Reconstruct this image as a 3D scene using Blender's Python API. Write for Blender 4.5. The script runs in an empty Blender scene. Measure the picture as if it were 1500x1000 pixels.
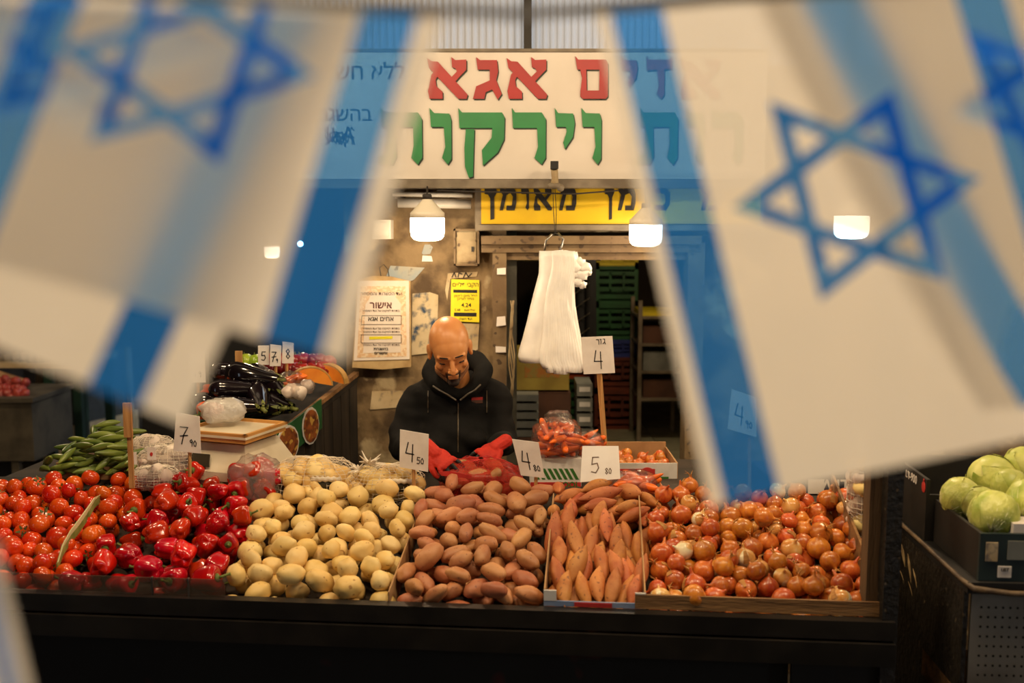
import bpy, bmesh, math, random
from mathutils import Vector, Matrix, noise, Euler
import numpy as np

random.seed(7)
np.random.seed(7)
scene = bpy.context.scene
col = scene.collection

# ------------------------------------------------------------------ camera
PITCH = math.radians(6.5)
CAM = Vector((0.0, 0.0, 2.0))
FPX = 1458.3
cd = bpy.data.cameras.new('camera')
cd.sensor_width = 36.0
cd.lens = 35.0
cd.clip_start = 0.05
cd.dof.use_dof = True
cd.dof.focus_distance = 3.5
cd.dof.aperture_fstop = 2.0
cam = bpy.data.objects.new('camera', cd)
cam.location = CAM
cam.rotation_euler = (math.radians(90) - PITCH, 0, 0)
col.objects.link(cam)
scene.camera = cam

# ------------------------------------------------------------------ view, world, lamps
vs = scene.view_settings
vs.view_transform = 'Standard'
vs.look = 'None'
vs.gamma = 1.0
vs.exposure = 0.15
vs.use_curve_mapping = False

world = bpy.data.worlds.new('world')
scene.world = world
world.use_nodes = True
bgn = world.node_tree.nodes['Background']
bgn.inputs[0].default_value = (0.80, 0.90, 1.0, 1)
bgn.inputs[1].default_value = 1.7

WARM = (1.0, 0.74, 0.44)


def point_lamp(name, loc, power, radius=0.06, color=WARM):
    ld = bpy.data.lights.new(name, 'POINT')
    ld.energy = power
    ld.color = color
    ld.shadow_soft_size = radius
    o = bpy.data.objects.new(name, ld)
    o.location = loc
    col.objects.link(o)
    return o


# market lamps hanging over the front of the stall (above the picture)
for lx in (-1.35, -0.45, 0.45, 1.35):
    point_lamp('stall_lamp_light', (lx, 2.35, 2.98), 42, 0.09)
# lamps over the alley stalls at the back left and over the storeroom
point_lamp('alley_lamp_light', (-3.2, 5.6, 2.9), 60, 0.1)
point_lamp('storeroom_lamp_light', (0.75, 5.2, 2.45), 26, 0.1)
point_lamp('fruit_stand_lamp_light', (-1.35, 3.5, 2.75), 20, 0.09)
point_lamp('cabbage_stand_lamp_light', (1.75, 2.2, 2.9), 30, 0.09)

# unseen fill lamps added behind the viewer to light the flags' near side
for lx in (-1.6, 1.6):
    point_lamp('front_fill_light', (lx, -1.6, 3.1), 12, 0.12, (1.0, 0.82, 0.62))

# ------------------------------------------------------------------ geometry helpers
FV = Vector((0, math.cos(PITCH), -math.sin(PITCH)))
UV_ = Vector((0, math.sin(PITCH), math.cos(PITCH)))
RV = Vector((1, 0, 0))


def ray(px, py):
    return FV + RV * ((px - 750) / FPX) + UV_ * (-(py - 500) / FPX)


def P(px, py, Y):
    """the point of the place that lies at depth Y in the direction of a photo pixel"""
    d = ray(px, py)
    return CAM + d * (Y / d.y)


def S(px, Y):
    """metres for a length in photo pixels at depth Y"""
    return px / FPX * Y


# the stall is turned about five degrees: A is its front right corner
A = Vector((1.018, 2.596))
E1 = Vector((0.996, -0.0892))
E2 = Vector((0.0892, 0.996))
Z0, SL = 0.955, 0.285


def T(a, b, z):
    q = A + E1 * a + E2 * b
    return Vector((q.x, q.y, z))


def ab(px, py, z0=Z0, sl=SL):
    d = ray(px, py)
    d2 = Vector((d.x, d.y))
    c2 = Vector((CAM.x, CAM.y)) - A
    t = (z0 + sl * c2.dot(E2) - CAM.z) / (d.z - sl * d2.dot(E2))
    q = c2 + d2 * t
    return q.dot(E1), q.dot(E2)


TROT = math.atan2(-0.0892, 0.996)       # turn of the stall about z


# ------------------------------------------------------------------ materials
def new_mat(name):
    m = bpy.data.materials.new(name)
    m.use_nodes = True
    nt = m.node_tree
    b = nt.nodes['Principled BSDF']
    return m, nt, b


def lin(c):
    def f(v):
        v = v / 255.0
        return v / 12.92 if v <= 0.04045 else ((v + 0.055) / 1.055) ** 2.4
    return (f(c[0]), f(c[1]), f(c[2]), 1)


def pm(name, c1, c2=None, scale=8.0, rough=0.6, bump=0.0, bscale=None, metal=0.0, rnd=0.0,
       spec=0.5, coat=0.0, lo=0.4, hi=0.62, stretch=None, spots=None, spot_scale=60, spot_t=0.72, detail=4, hue=0.0, spot_w=0.05, spot_d=1):
    """procedural material: two colours mixed by noise, fine relief, optional spots and object-to-object variation"""
    m, nt, b = new_mat(name)
    N, L = nt.nodes, nt.links
    tc = N.new('ShaderNodeTexCoord')
    vec = tc.outputs['Object']
    if rnd or hue:
        oi = N.new('ShaderNodeObjectInfo')
        ad = N.new('ShaderNodeVectorMath'); ad.operation = 'ADD'
        sc = N.new('ShaderNodeMath'); sc.operation = 'MULTIPLY'; sc.inputs[1].default_value = 37.0
        L.new(oi.outputs['Random'], sc.inputs[0])
        L.new(vec, ad.inputs[0]); L.new(sc.outputs[0], ad.inputs[1])
        vec = ad.outputs[0]
    if stretch:
        mp = N.new('ShaderNodeMapping'); mp.inputs['Scale'].default_value = stretch
        L.new(vec, mp.inputs['Vector']); vec = mp.outputs[0]
    c2 = c2 or c1
    nz = N.new('ShaderNodeTexNoise'); nz.inputs['Scale'].default_value = scale; nz.inputs['Detail'].default_value = detail
    L.new(vec, nz.inputs['Vector'])
    cr = N.new('ShaderNodeValToRGB')
    cr.color_ramp.elements[0].position = lo; cr.color_ramp.elements[0].color = lin(c1)
    cr.color_ramp.elements[1].position = hi; cr.color_ramp.elements[1].color = lin(c2)
    L.new(nz.outputs[0], cr.inputs[0])
    out = cr.outputs[0]
    if spots:
        n2 = N.new('ShaderNodeTexNoise'); n2.inputs['Scale'].default_value = spot_scale; n2.inputs['Detail'].default_value = spot_d
        L.new(vec, n2.inputs['Vector'])
        r2 = N.new('ShaderNodeValToRGB')
        r2.color_ramp.elements[0].position = spot_t; r2.color_ramp.elements[0].color = (0, 0, 0, 1)
        r2.color_ramp.elements[1].position = spot_t + spot_w; r2.color_ramp.elements[1].color = (1, 1, 1, 1)
        L.new(n2.outputs[0], r2.inputs[0])
        mx = N.new('ShaderNodeMix'); mx.data_type = 'RGBA'
        L.new(r2.outputs[0], mx.inputs['Factor']); L.new(out, mx.inputs[6]); mx.inputs[7].default_value = lin(spots)
        out = mx.outputs[2]
    if rnd or hue:
        hs = N.new('ShaderNodeHueSaturation')
        ma = N.new('ShaderNodeMapRange'); ma.inputs[3].default_value = 1 - rnd; ma.inputs[4].default_value = 1 + rnd
        L.new(oi.outputs['Random'], ma.inputs[0]); L.new(ma.outputs[0], hs.inputs['Value'])
        if hue:
            w = N.new('ShaderNodeMath'); w.operation = 'MULTIPLY'; w.inputs[1].default_value = 7.31
            fr = N.new('ShaderNodeMath'); fr.operation = 'FRACT'
            L.new(oi.outputs['Random'], w.inputs[0]); L.new(w.outputs[0], fr.inputs[0])
            mh = N.new('ShaderNodeMapRange'); mh.inputs[3].default_value = 0.5 - hue; mh.inputs[4].default_value = 0.5 + hue
            L.new(fr.outputs[0], mh.inputs[0]); L.new(mh.outputs[0], hs.inputs['Hue'])
        L.new(out, hs.inputs['Color']); out = hs.outputs[0]
    L.new(out, b.inputs['Base Color'])
    b.inputs['Roughness'].default_value = rough
    b.inputs['Metallic'].default_value = metal
    b.inputs['Specular IOR Level'].default_value = spec
    b.inputs['Coat Weight'].default_value = coat
    if bump:
        nb = N.new('ShaderNodeTexNoise'); nb.inputs['Scale'].default_value = bscale or scale * 4; nb.inputs['Detail'].default_value = 5
        L.new(vec, nb.inputs['Vector'])
        bp = N.new('ShaderNodeBump'); bp.inputs['Strength'].default_value = bump; bp.inputs['Distance'].default_value = 0.01
        L.new(nb.outputs[0], bp.inputs['Height']); L.new(bp.outputs[0], b.inputs['Normal'])
    return m


def film(name, color, opacity, rough=0.15, bump=0.6, bscale=40, gloss=0.25):
    """thin plastic film: part clear, part milky, with crumpled gloss"""
    m, nt, b = new_mat(name)
    N, L = nt.nodes, nt.links
    out = N['Material Output']
    tr = N.new('ShaderNodeBsdfTransparent')
    tr.inputs[0].default_value = (*[0.6 + 0.4 * v for v in lin(color)[:3]], 1)
    b.inputs['Base Color'].default_value = lin(color)
    b.inputs['Roughness'].default_value = 0.4
    gl = N.new('ShaderNodeBsdfGlossy'); gl.inputs['Roughness'].default_value = rough
    tc = N.new('ShaderNodeTexCoord')
    nz = N.new('ShaderNodeTexNoise'); nz.inputs['Scale'].default_value = bscale; nz.inputs['Detail'].default_value = 3
    L.new(tc.outputs['Object'], nz.inputs['Vector'])
    bp = N.new('ShaderNodeBump'); bp.inputs['Strength'].default_value = bump; bp.inputs['Distance'].default_value = 0.01
    L.new(nz.outputs[0], bp.inputs['Height'])
    L.new(bp.outputs[0], gl.inputs['Normal']); L.new(bp.outputs[0], b.inputs['Normal'])
    fr = N.new('ShaderNodeFresnel'); fr.inputs[0].default_value = 1.45
    L.new(bp.outputs[0], fr.inputs['Normal'])
    mul = N.new('ShaderNodeMath'); mul.operation = 'MULTIPLY_ADD'; mul.inputs[1].default_value = 0.5; mul.inputs[2].default_value = gloss * 0.2
    L.new(fr.outputs[0], mul.inputs[0])
    m1 = N.new('ShaderNodeMixShader'); m1.inputs[0].default_value = opacity
    L.new(tr.outputs[0], m1.inputs[1]); L.new(b.outputs[0], m1.inputs[2])
    m2 = N.new('ShaderNodeMixShader')
    L.new(mul.outputs[0], m2.inputs[0]); L.new(m1.outputs[0], m2.inputs[1]); L.new(gl.outputs[0], m2.inputs[2])
    L.new(m2.outputs[0], out.inputs['Surface'])
    return m


def emit(name, color, strength):
    m, nt, b = new_mat(name)
    b.inputs['Base Color'].default_value = (*color, 1)
    b.inputs['Emission Color'].default_value = (*color, 1)
    b.inputs['Emission Strength'].default_value = strength
    return m


M = {}
M['ink'] = pm('ink', (28, 24, 24), rough=0.7)
M['card'] = pm('card', (236, 228, 220), (222, 212, 204), scale=14, rough=0.55)
M['card_gloss'] = pm('card_gloss', (244, 240, 236), (236, 230, 226), scale=10, rough=0.14, coat=0.6, bump=0.05, bscale=20)
M['stick'] = pm('stick', (196, 148, 90), (158, 108, 58), scale=6, stretch=(6, 6, 0.6), rough=0.65, bump=0.2, bscale=60)
M['black_metal'] = pm('black_metal', (20, 18, 17), (34, 30, 27), scale=9, rough=0.38, bump=0.12, bscale=30)
M['black_panel'] = pm('black_panel', (16, 14, 13), (24, 20, 18), scale=5, rough=0.7)
M['deck'] = pm('deck', (58, 46, 36), (34, 27, 22), scale=6, rough=0.8)
M['wood'] = pm('wood', (150, 110, 66), (104, 72, 42), scale=5, stretch=(0.5, 5, 5), rough=0.75, bump=0.25, bscale=30)
M['carton'] = pm('carton', (176, 136, 92), (146, 108, 70), scale=9, rough=0.8, bump=0.08)
M['white_carton'] = pm('white_carton', (222, 218, 214), (190, 186, 180), scale=9, rough=0.6)
M['steel'] = pm('steel', (190, 186, 180), (150, 144, 136), scale=20, rough=0.28, metal=1.0)
M['white_plastic'] = pm('white_plastic', (232, 226, 214), (214, 206, 192), scale=6, rough=0.4)
M['old_metal'] = pm('old_metal', (168, 148, 112), (128, 104, 70), scale=10, rough=0.6, bump=0.15, spots=(84, 62, 40), spot_scale=22, spot_t=0.62)
M['grey_metal'] = pm('grey_metal', (128, 116, 98), (94, 82, 66), scale=9, rough=0.55, bump=0.1)
M['dark_wire'] = pm('dark_wire', (38, 32, 28), rough=0.6)


# ------------------------------------------------------------------ mesh builder
class MB:
    def __init__(self):
        self.v, self.f, self.m = [], [], []
        self.mi = 0

    def add(self, vs, fs, mx=None):
        k = len(self.v)
        if mx is not None:
            vs = [mx @ Vector(p) for p in vs]
        self.v += [Vector(p) for p in vs]
        self.f += [tuple(i + k for i in f) for f in fs]
        self.m += [self.mi] * len(fs)
        return self

    def box(self, c, s, rz=0.0, mx=None):
        x, y, z = s[0] / 2, s[1] / 2, s[2] / 2
        vs = [(-x, -y, -z), (x, -y, -z), (x, y, -z), (-x, y, -z), (-x, -y, z), (x, -y, z), (x, y, z), (-x, y, z)]
        fs = [(0, 3, 2, 1), (4, 5, 6, 7), (0, 1, 5, 4), (1, 2, 6, 5), (2, 3, 7, 6), (3, 0, 4, 7)]
        m_ = Matrix.Translation(Vector(c)) @ Matrix.Rotation(rz, 4, 'Z')
        if mx is not None:
            m_ = Matrix.Translation(Vector(c)) @ mx
        return self.add(vs, fs, m_)

    def hexa(self, p):
        """eight corners: bottom 0-3 anticlockwise from above, top 4-7"""
        return self.add(p, [(0, 3, 2, 1), (4, 5, 6, 7), (0, 1, 5, 4), (1, 2, 6, 5), (2, 3, 7, 6), (3, 0, 4, 7)])

    def tube(self, pts, r, n=8, cap=True):
        pts = [Vector(p) for p in pts]
        rs = r if isinstance(r, (list, tuple)) else [r] * len(pts)
        k = len(self.v)
        ref = None
        for i, p in enumerate(pts):
            d = (pts[min(i + 1, len(pts) - 1)] - pts[max(i - 1, 0)]).normalized()
            if ref is None:
                ref = Vector((0, 0, 1)) if abs(d.z) < 0.9 else Vector((1, 0, 0))
            a = d.cross(ref).normalized()
            b = d.cross(a).normalized()
            ref = -d.cross(a).normalized() if False else ref
            for j in range(n):
                t = 2 * math.pi * j / n
                self.v.append(p + a * (rs[i] * math.cos(t)) + b * (rs[i] * math.sin(t)))
        nf = 0
        for i in range(len(pts) - 1):
            for j in range(n):
                a0 = k + i * n + j; a1 = k + i * n + (j + 1) % n
                self.f.append((a0, a1, a1 + n, a0 + n)); nf += 1
        if cap:
            self.f.append(tuple(k + j for j in range(n - 1, -1, -1)))
            self.f.append(tuple(k + (len(pts) - 1) * n + j for j in range(n))); nf += 2
        self.m += [self.mi] * nf
        return self

    def lathe(self, prof, n=24, mx=None, c=(0, 0, 0)):
        vs, fs = [], []
        c = Vector(c)
        for (r, z) in prof:
            for j in range(n):
                t = 2 * math.pi * j / n
                vs.append(Vector((r * math.cos(t), r * math.sin(t), z)))
        for i in range(len(prof) - 1):
            for j in range(n):
                a0 = i * n + j; a1 = i * n + (j + 1) % n
                fs.append((a0, a1, a1 + n, a0 + n))
        if prof[0][0] > 1e-5:
            fs.append(tuple(range(n - 1, -1, -1)))
        if prof[-1][0] > 1e-5:
            fs.append(tuple((len(prof) - 1) * n + j for j in range(n)))
        m_ = Matrix.Translation(c) @ (mx if mx is not None else Matrix.Identity(4))
        return self.add(vs, fs, m_)

    def ball(self, c, r, n=2, mx=None):
        bm = bmesh.new()
        bmesh.ops.create_icosphere(bm, subdivisions=n, radius=1.0)
        bm.verts.index_update()
        rr = r if isinstance(r, (tuple, list)) else (r, r, r)
        m_ = Matrix.Translation(Vector(c)) @ (mx if mx is not None else Matrix.Identity(4)) @ Matrix.Diagonal((*rr, 1))
        self.add([v.co.copy() for v in bm.verts], [tuple(v.index for v in f.verts) for f in bm.faces], m_)
        bm.free()
        return self

    def capsule(self, p0, r0, p1, r1, n=2):
        bm = bmesh.new()
        for p, r in ((p0, r0), (p1, r1)):
            bmesh.ops.create_icosphere(bm, subdivisions=n, radius=r, matrix=Matrix.Translation(Vector(p)))
        res = bmesh.ops.convex_hull(bm, input=bm.verts)
        dele = [g for g in res['geom_interior'] if isinstance(g, bmesh.types.BMVert)]
        bmesh.ops.delete(bm, geom=dele, context='VERTS')
        bm.verts.index_update()
        self.add([v.co.copy() for v in bm.verts], [tuple(v.index for v in f.verts) for f in bm.faces])
        bm.free()
        return self

    def poly(self, pts, th, mx=None):
        """a flat outline (x, z) given thickness along +y, front face at y = 0"""
        n = len(pts)
        vs = [Vector((x, 0, z)) for x, z in pts] + [Vector((x, th, z)) for x, z in pts]
        area = sum(pts[i][0] * pts[(i + 1) % n][1] - pts[(i + 1) % n][0] * pts[i][1] for i in range(n))
        idx = list(range(n)) if area > 0 else list(range(n - 1, -1, -1))
        from mathutils.geometry import tessellate_polygon
        tris = tessellate_polygon([[Vector((x, z, 0)) for x, z in pts]])
        fs = []
        for t in tris:
            a, b, c = [Vector((pts[i][0], pts[i][1], 0)) for i in t]
            if (b - a).cross(c - a).z < 0:
                t = (t[0], t[2], t[1])
            fs.append(tuple(t))
            fs.append((t[0] + n, t[2] + n, t[1] + n))
        for k in range(n):
            i, j = idx[k], idx[(k + 1) % n]
            fs.append((j, i, i + n, j + n))
        return self.add(vs, fs, mx)

    def grid(self, fn, nu, nv, closed_u=False):
        """fn(u, v) -> point; u, v in 0..1"""
        k = len(self.v)
        cu = nu if closed_u else nu + 1
        for j in range(nv + 1):
            for i in range(cu):
                self.v.append(Vector(fn(i / nu, j / nv)))
        nf = 0
        for j in range(nv):
            for i in range(nu):
                a = k + j * cu + i; b_ = k + j * cu + (i + 1) % cu
                self.f.append((a, b_, b_ + cu, a + cu)); nf += 1
        self.m += [self.mi] * nf
        return self

    def mesh(self, name, mats, origin=(0, 0, 0), smooth=False):
        o = Vector(origin)
        me = bpy.data.meshes.new(name)
        me.from_pydata([tuple(p - o) for p in self.v], [], self.f)
        for m in (mats if isinstance(mats, (list, tuple)) else [mats]):
            me.materials.append(M[m] if isinstance(m, str) else m)
        if any(self.m):
            me.polygons.foreach_set('material_index', self.m)
        if smooth:
            me.polygons.foreach_set('use_smooth', [True] * len(me.polygons))
        me.update()
        return me

    def build(self, name, mats, parent=None, origin=None, smooth=False):
        """links ONE mesh object; the vertices are given in world space"""
        if parent is not None:
            o = ORIGIN[parent.name]
        elif origin is not None:
            o = Vector(origin)
        else:
            xs = [p.x for p in self.v]; ys = [p.y for p in self.v]; zs = [p.z for p in self.v]
            o = Vector(((min(xs) + max(xs)) / 2, (min(ys) + max(ys)) / 2, min(zs)))
        me = self.mesh(name, mats, o, smooth)
        ob = bpy.data.objects.new(name, me)
        col.objects.link(ob)
        if parent is not None:
            ob.parent = parent
        else:
            ob.location = o
        ORIGIN[ob.name] = o
        return ob


ORIGIN = {}


def tag(o, label, cat=None, group=None, kind=None):
    if label: o['label'] = label
    if cat: o['category'] = cat
    if group: o['group'] = group
    if kind: o['kind'] = kind
    return o


def thing(name, loc, label, cat, group=None):
    o = bpy.data.objects.new(name, None)
    o.empty_display_size = 0.05
    o.location = loc
    col.objects.link(o)
    ORIGIN[o.name] = Vector(loc)
    return tag(o, label, cat, group)


def struct(o, label=None):
    o['kind'] = 'structure'
    if label: o['label'] = label
    return o


def remesh(mb, voxel, smooth=4, factor=0.5):
    """one continuous skin over overlapping closed shapes"""
    me = mb.mesh('tmp', [M['ink']])
    ob = bpy.data.objects.new('tmp', me)
    col.objects.link(ob)
    r = ob.modifiers.new('r', 'REMESH'); r.mode = 'VOXEL'; r.voxel_size = voxel
    s = ob.modifiers.new('s', 'SMOOTH'); s.iterations = smooth; s.factor = factor
    dg = bpy.context.evaluated_depsgraph_get()
    ev = ob.evaluated_get(dg)
    out = bpy.data.meshes.new_from_object(ev)
    bpy.data.objects.remove(ob); bpy.data.meshes.remove(me)
    out.materials.clear()
    out.polygons.foreach_set('use_smooth', [True] * len(out.polygons))
    return out


def mesh_child(name, me, mats, parent=None, origin=(0, 0, 0)):
    for m in (mats if isinstance(mats, (list, tuple)) else [mats]):
        me.materials.append(M[m] if isinstance(m, str) else m)
    o = ORIGIN[parent.name] if parent is not None else Vector(origin)
    me.transform(Matrix.Translation(-o))
    me.name = name
    ob = bpy.data.objects.new(name, me)
    col.objects.link(ob)
    if parent is not None: ob.parent = parent
    else: ob.location = o
    ORIGIN[ob.name] = o
    return ob


def frame(o, ex, ez):
    """matrix whose x runs along ex and z along ez, at o (y = into the surface)"""
    ex = Vector(ex).normalized(); ez = Vector(ez).normalized()
    ey = ez.cross(ex).normalized()
    m = Matrix((ex, ey, ez)).transposed().to_4x4()
    m.translation = Vector(o)
    return m


def strokes(lines, w, th, mx, mb=None):
    """pen or brush strokes (x, z polylines) as thin raised ribbons on a surface frame"""
    mb = mb or MB()
    for ln in lines:
        for i in range(len(ln) - 1):
            a = Vector(ln[i]); b = Vector(ln[i + 1])
            d = (b - a)
            if d.length < 1e-6: continue
            d.normalize(); n = Vector((-d.y, d.x)) * w / 2
            a2 = a - d * w * 0.35; b2 = b + d * w * 0.35
            mb.poly([(a2 + n)[:], (b2 + n)[:], (b2 - n)[:], (a2 - n)[:]], th, mx)
    return mb


def text_mb(s, size, mx, th=0.0006, align='CENTER', rtl=True, bold=0.0, sx=1.0):
    """lettering from the built-in typeface, laid out in reading order, as a mesh on a surface frame"""
    cu = bpy.data.curves.new('t', 'FONT')
    cu.body = s[::-1] if rtl else s
    cu.size = size
    cu.align_x = align
    cu.align_y = 'CENTER'
    cu.extrude = th
    cu.offset = bold
    cu.resolution_u = 2
    ob = bpy.data.objects.new('t', cu); col.objects.link(ob)
    dg = bpy.context.evaluated_depsgraph_get()
    me = bpy.data.meshes.new_from_object(ob.evaluated_get(dg))
    mb = MB()
    vs = [Vector((v.co.x * sx, -v.co.z, v.co.y)) for v in me.vertices]
    mb.add(vs, [tuple(p.vertices) for p in me.polygons], mx)
    bpy.data.objects.remove(ob); bpy.data.curves.remove(cu); bpy.data.meshes.remove(me)
    return mb

# ================================================================== THE SETTING
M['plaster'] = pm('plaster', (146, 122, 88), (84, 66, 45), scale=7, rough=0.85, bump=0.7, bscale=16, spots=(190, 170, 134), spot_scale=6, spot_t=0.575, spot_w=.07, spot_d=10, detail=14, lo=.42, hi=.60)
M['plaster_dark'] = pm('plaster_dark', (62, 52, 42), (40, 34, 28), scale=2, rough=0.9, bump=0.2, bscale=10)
M['asphalt'] = pm('asphalt', (74, 66, 56), (50, 44, 38), scale=3, rough=0.75, bump=0.15, bscale=30)
M['roof_dark'] = pm('roof_dark', (70, 66, 62), (52, 48, 46), scale=3, rough=0.9)
M['sign_white'] = pm('sign_white', (216, 207, 198), (206, 196, 186), scale=3, rough=0.5)
M['sign_red'] = pm('sign_red', (164, 8, 14), (152, 6, 12), scale=8, rough=0.45)
M['sign_green'] = pm('sign_green', (26, 128, 66), (22, 118, 60), scale=8, rough=0.45)
M['sign_shadow'] = pm('sign_shadow', (40, 52, 42), rough=0.6)
M['sign_yellow'] = pm('sign_yellow', (216, 180, 6), (204, 164, 5), scale=5, rough=0.5)
M['tile'] = pm('tile', (158, 154, 128), (128, 126, 102), scale=6, rough=0.4, rnd=0.12)
M['frame_paint'] = pm('frame_paint', (126, 104, 74), (104, 82, 56), scale=9, rough=0.7, bump=0.25, spots=(78, 60, 42), spot_scale=34, spot_t=0.64, detail=8)
M['door_metal'] = pm('door_metal', (86, 84, 72), (60, 58, 50), scale=9, rough=0.5, bump=0.15)


def sheet_mat():
    m, nt, b = new_mat('corrugated_plastic')
    N, L = nt.nodes, nt.links
    tl = N.new('ShaderNodeBsdfTranslucent'); tl.inputs[0].default_value = (0.86, 0.84, 0.86, 1)
    nz = N.new('ShaderNodeTexNoise'); nz.inputs['Scale'].default_value = 4
    cr = N.new('ShaderNodeValToRGB'); cr.color_ramp.elements[0].color = (0.7, 0.68, 0.66, 1); cr.color_ramp.elements[1].color = (0.9, 0.88, 0.88, 1)
    L.new(nz.outputs[0], cr.inputs[0]); L.new(cr.outputs[0], b.inputs['Base Color']); L.new(cr.outputs[0], tl.inputs[0])
    b.inputs['Roughness'].default_value = 0.4
    mx = N.new('ShaderNodeMixShader'); mx.inputs[0].default_value = 0.65
    L.new(b.outputs[0], mx.inputs[1]); L.new(tl.outputs[0], mx.inputs[2])
    L.new(mx.outputs[0], N['Material Output'].inputs['Surface'])
    return m


M['corrugated'] = sheet_mat()

WY = 4.30          # the stall's back wall


def wx(px, Y=WY, py=400):
    return P(px, py, Y).x


def wz(py, Y=WY):
    return P(750, py, Y).z


struct(MB().box((0, 5.0, -0.06), (16, 18, 0.12)).build('floor', 'asphalt'), 'dark worn paving of the market alley')
XL, XJ, XR = wx(505), wx(722), wx(1015)
ZL = wz(340)
struct(MB().box(((XL + XJ) / 2, WY + 0.1, 1.34), (XJ - XL, 0.2, 2.68)).build('wall_back', 'plaster'), 'stained brown plaster wall behind the seller')
struct(MB().box(((XJ + XR) / 2, WY + 0.1, (ZL + 2.68) / 2), (XR - XJ, 0.2, 2.68 - ZL)).build('wall_lintel', 'plaster'), 'plaster wall above the storeroom doorway')
struct(MB().box(((XR + 5.0) / 2, WY + 0.1, 1.34), (5.0 - XR, 0.2, 2.68)).build('wall_right', 'plaster'), 'plaster wall to the right of the storeroom doorway')
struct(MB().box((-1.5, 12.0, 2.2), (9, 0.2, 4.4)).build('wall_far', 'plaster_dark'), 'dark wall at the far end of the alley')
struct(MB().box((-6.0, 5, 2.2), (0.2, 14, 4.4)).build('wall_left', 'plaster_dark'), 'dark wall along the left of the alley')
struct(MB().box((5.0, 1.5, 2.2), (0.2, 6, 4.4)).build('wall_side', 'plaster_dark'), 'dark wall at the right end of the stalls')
struct(MB().box((-0.5, -3.2, 2.2), (11.2, 0.2, 4.4)).build('wall_light_block', 'plaster_dark'), 'unseen dark wall added behind the viewer to keep daylight out')  # unseen wall, added so sky light cannot reach the flags from behind the viewer
struct(MB().box((-0.5, 0.7, 3.95), (11.2, 8.0, 0.1)).build('ceiling', 'roof_dark'), 'dark market roof over the stalls')
struct(MB().box((-3.3, 8.4, 3.95), (5.6, 7.4, 0.1)).build('roof_alley', 'roof_dark'), 'dark market roof over the alley')

# clerestory of ribbed plastic above the signs, daylight behind it
mb = MB()
n = 900
zb, zt = 2.66, 3.90
vs, fs = [], []
for i in range(n + 1):
    x = -3.6 + 7.2 * i / n
    y = 4.62 + (0.004 if (i % 4) in (0, 1) else -0.004)
    vs += [(x, y, zb), (x, y, zt)]
for i in range(n):
    fs.append((2 * i, 2 * i + 2, 2 * i + 3, 2 * i + 1))
mb.add(vs, fs)
struct(mb.build('window_clerestory', 'corrugated'), 'ribbed translucent plastic sheeting above the white shop sign')
mb = MB()
for px in (773, 300, 1250):
    x = wx(px, 4.55, 40)
    mb = MB().box((x, 4.57, 3.3), (0.035, 0.05, 1.25))
    struct(mb.build('trim_post', 'dark_wire'), 'dark upright bar against the ribbed plastic sheeting' if px == 773 else None)
struct(MB().box((0, 4.57, 2.66), (7.2, 0.08, 0.04)).build('trim_sill', 'dark_wire'))

# storeroom behind the doorway
SX0, SX1, SY1 = wx(700), 2.6, 8.6
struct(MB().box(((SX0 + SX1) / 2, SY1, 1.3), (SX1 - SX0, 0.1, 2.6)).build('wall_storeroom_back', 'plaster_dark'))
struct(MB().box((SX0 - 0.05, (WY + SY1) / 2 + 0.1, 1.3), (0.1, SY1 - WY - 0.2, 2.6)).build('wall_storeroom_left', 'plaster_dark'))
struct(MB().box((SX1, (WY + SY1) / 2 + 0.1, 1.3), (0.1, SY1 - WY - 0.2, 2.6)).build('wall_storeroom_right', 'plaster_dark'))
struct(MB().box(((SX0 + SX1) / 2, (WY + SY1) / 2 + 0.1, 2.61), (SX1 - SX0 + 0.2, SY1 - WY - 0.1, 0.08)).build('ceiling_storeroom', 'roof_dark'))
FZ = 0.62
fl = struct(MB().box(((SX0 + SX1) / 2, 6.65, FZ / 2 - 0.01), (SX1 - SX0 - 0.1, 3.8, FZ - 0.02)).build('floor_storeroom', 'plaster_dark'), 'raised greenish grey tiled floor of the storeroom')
tm = MB().box((0, 0, 0), (0.325, 0.325, 0.02)).mesh('tile', 'tile')
for i in range(8):
    for j in range(11):
        x = SX0 + 0.25 + 0.332 * i; y = 4.95 + 0.332 * j
        if x > SX1 - 0.2 or y > 8.45: continue
        o = bpy.data.objects.new('tile', tm); col.objects.link(o)
        o.parent = fl
        o.location = Vector((x, y, FZ - 0.01 + random.uniform(-0.0015, 0.0015))) - ORIGIN[fl.name]

# door surround: jambs and three lintel boards
for px0, px1, y_, d_, mt in ((722, 742, WY - 0.022, 0.10, 'frame_paint'), (742, 757, WY + 0.06, 0.12, 'door_metal')):
    x0, x1 = wx(px0), wx(px1)
    struct(MB().box(((x0 + x1) / 2, y_, 1.0), (x1 - x0, d_, 2.0)).build('trim_jamb', mt), 'worn grey metal door jamb with loose wires' if mt == 'door_metal' else 'worn painted door jamb stuck with paper scraps')
for py0, py1, y_ in ((345, 357, WY - 0.06), (358, 369, WY - 0.03), (370, 380, WY + 0.0)):
    z0, z1 = wz(py1), wz(py0)
    x0, x1 = wx(706 if y_ < WY else 722), wx(1020)
    struct(MB().box(((x0 + x1) / 2, y_, (z0 + z1) / 2), (x1 - x0, 0.1, z1 - z0)).build('trim_lintel', 'frame_paint'))
x0 = wx(1015)
struct(MB().box((x0, WY - 0.02, 0.97), (0.07, 0.12, 1.94)).build('trim_jamb', 'frame_paint'), 'painted door jamb behind the right flag')

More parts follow.
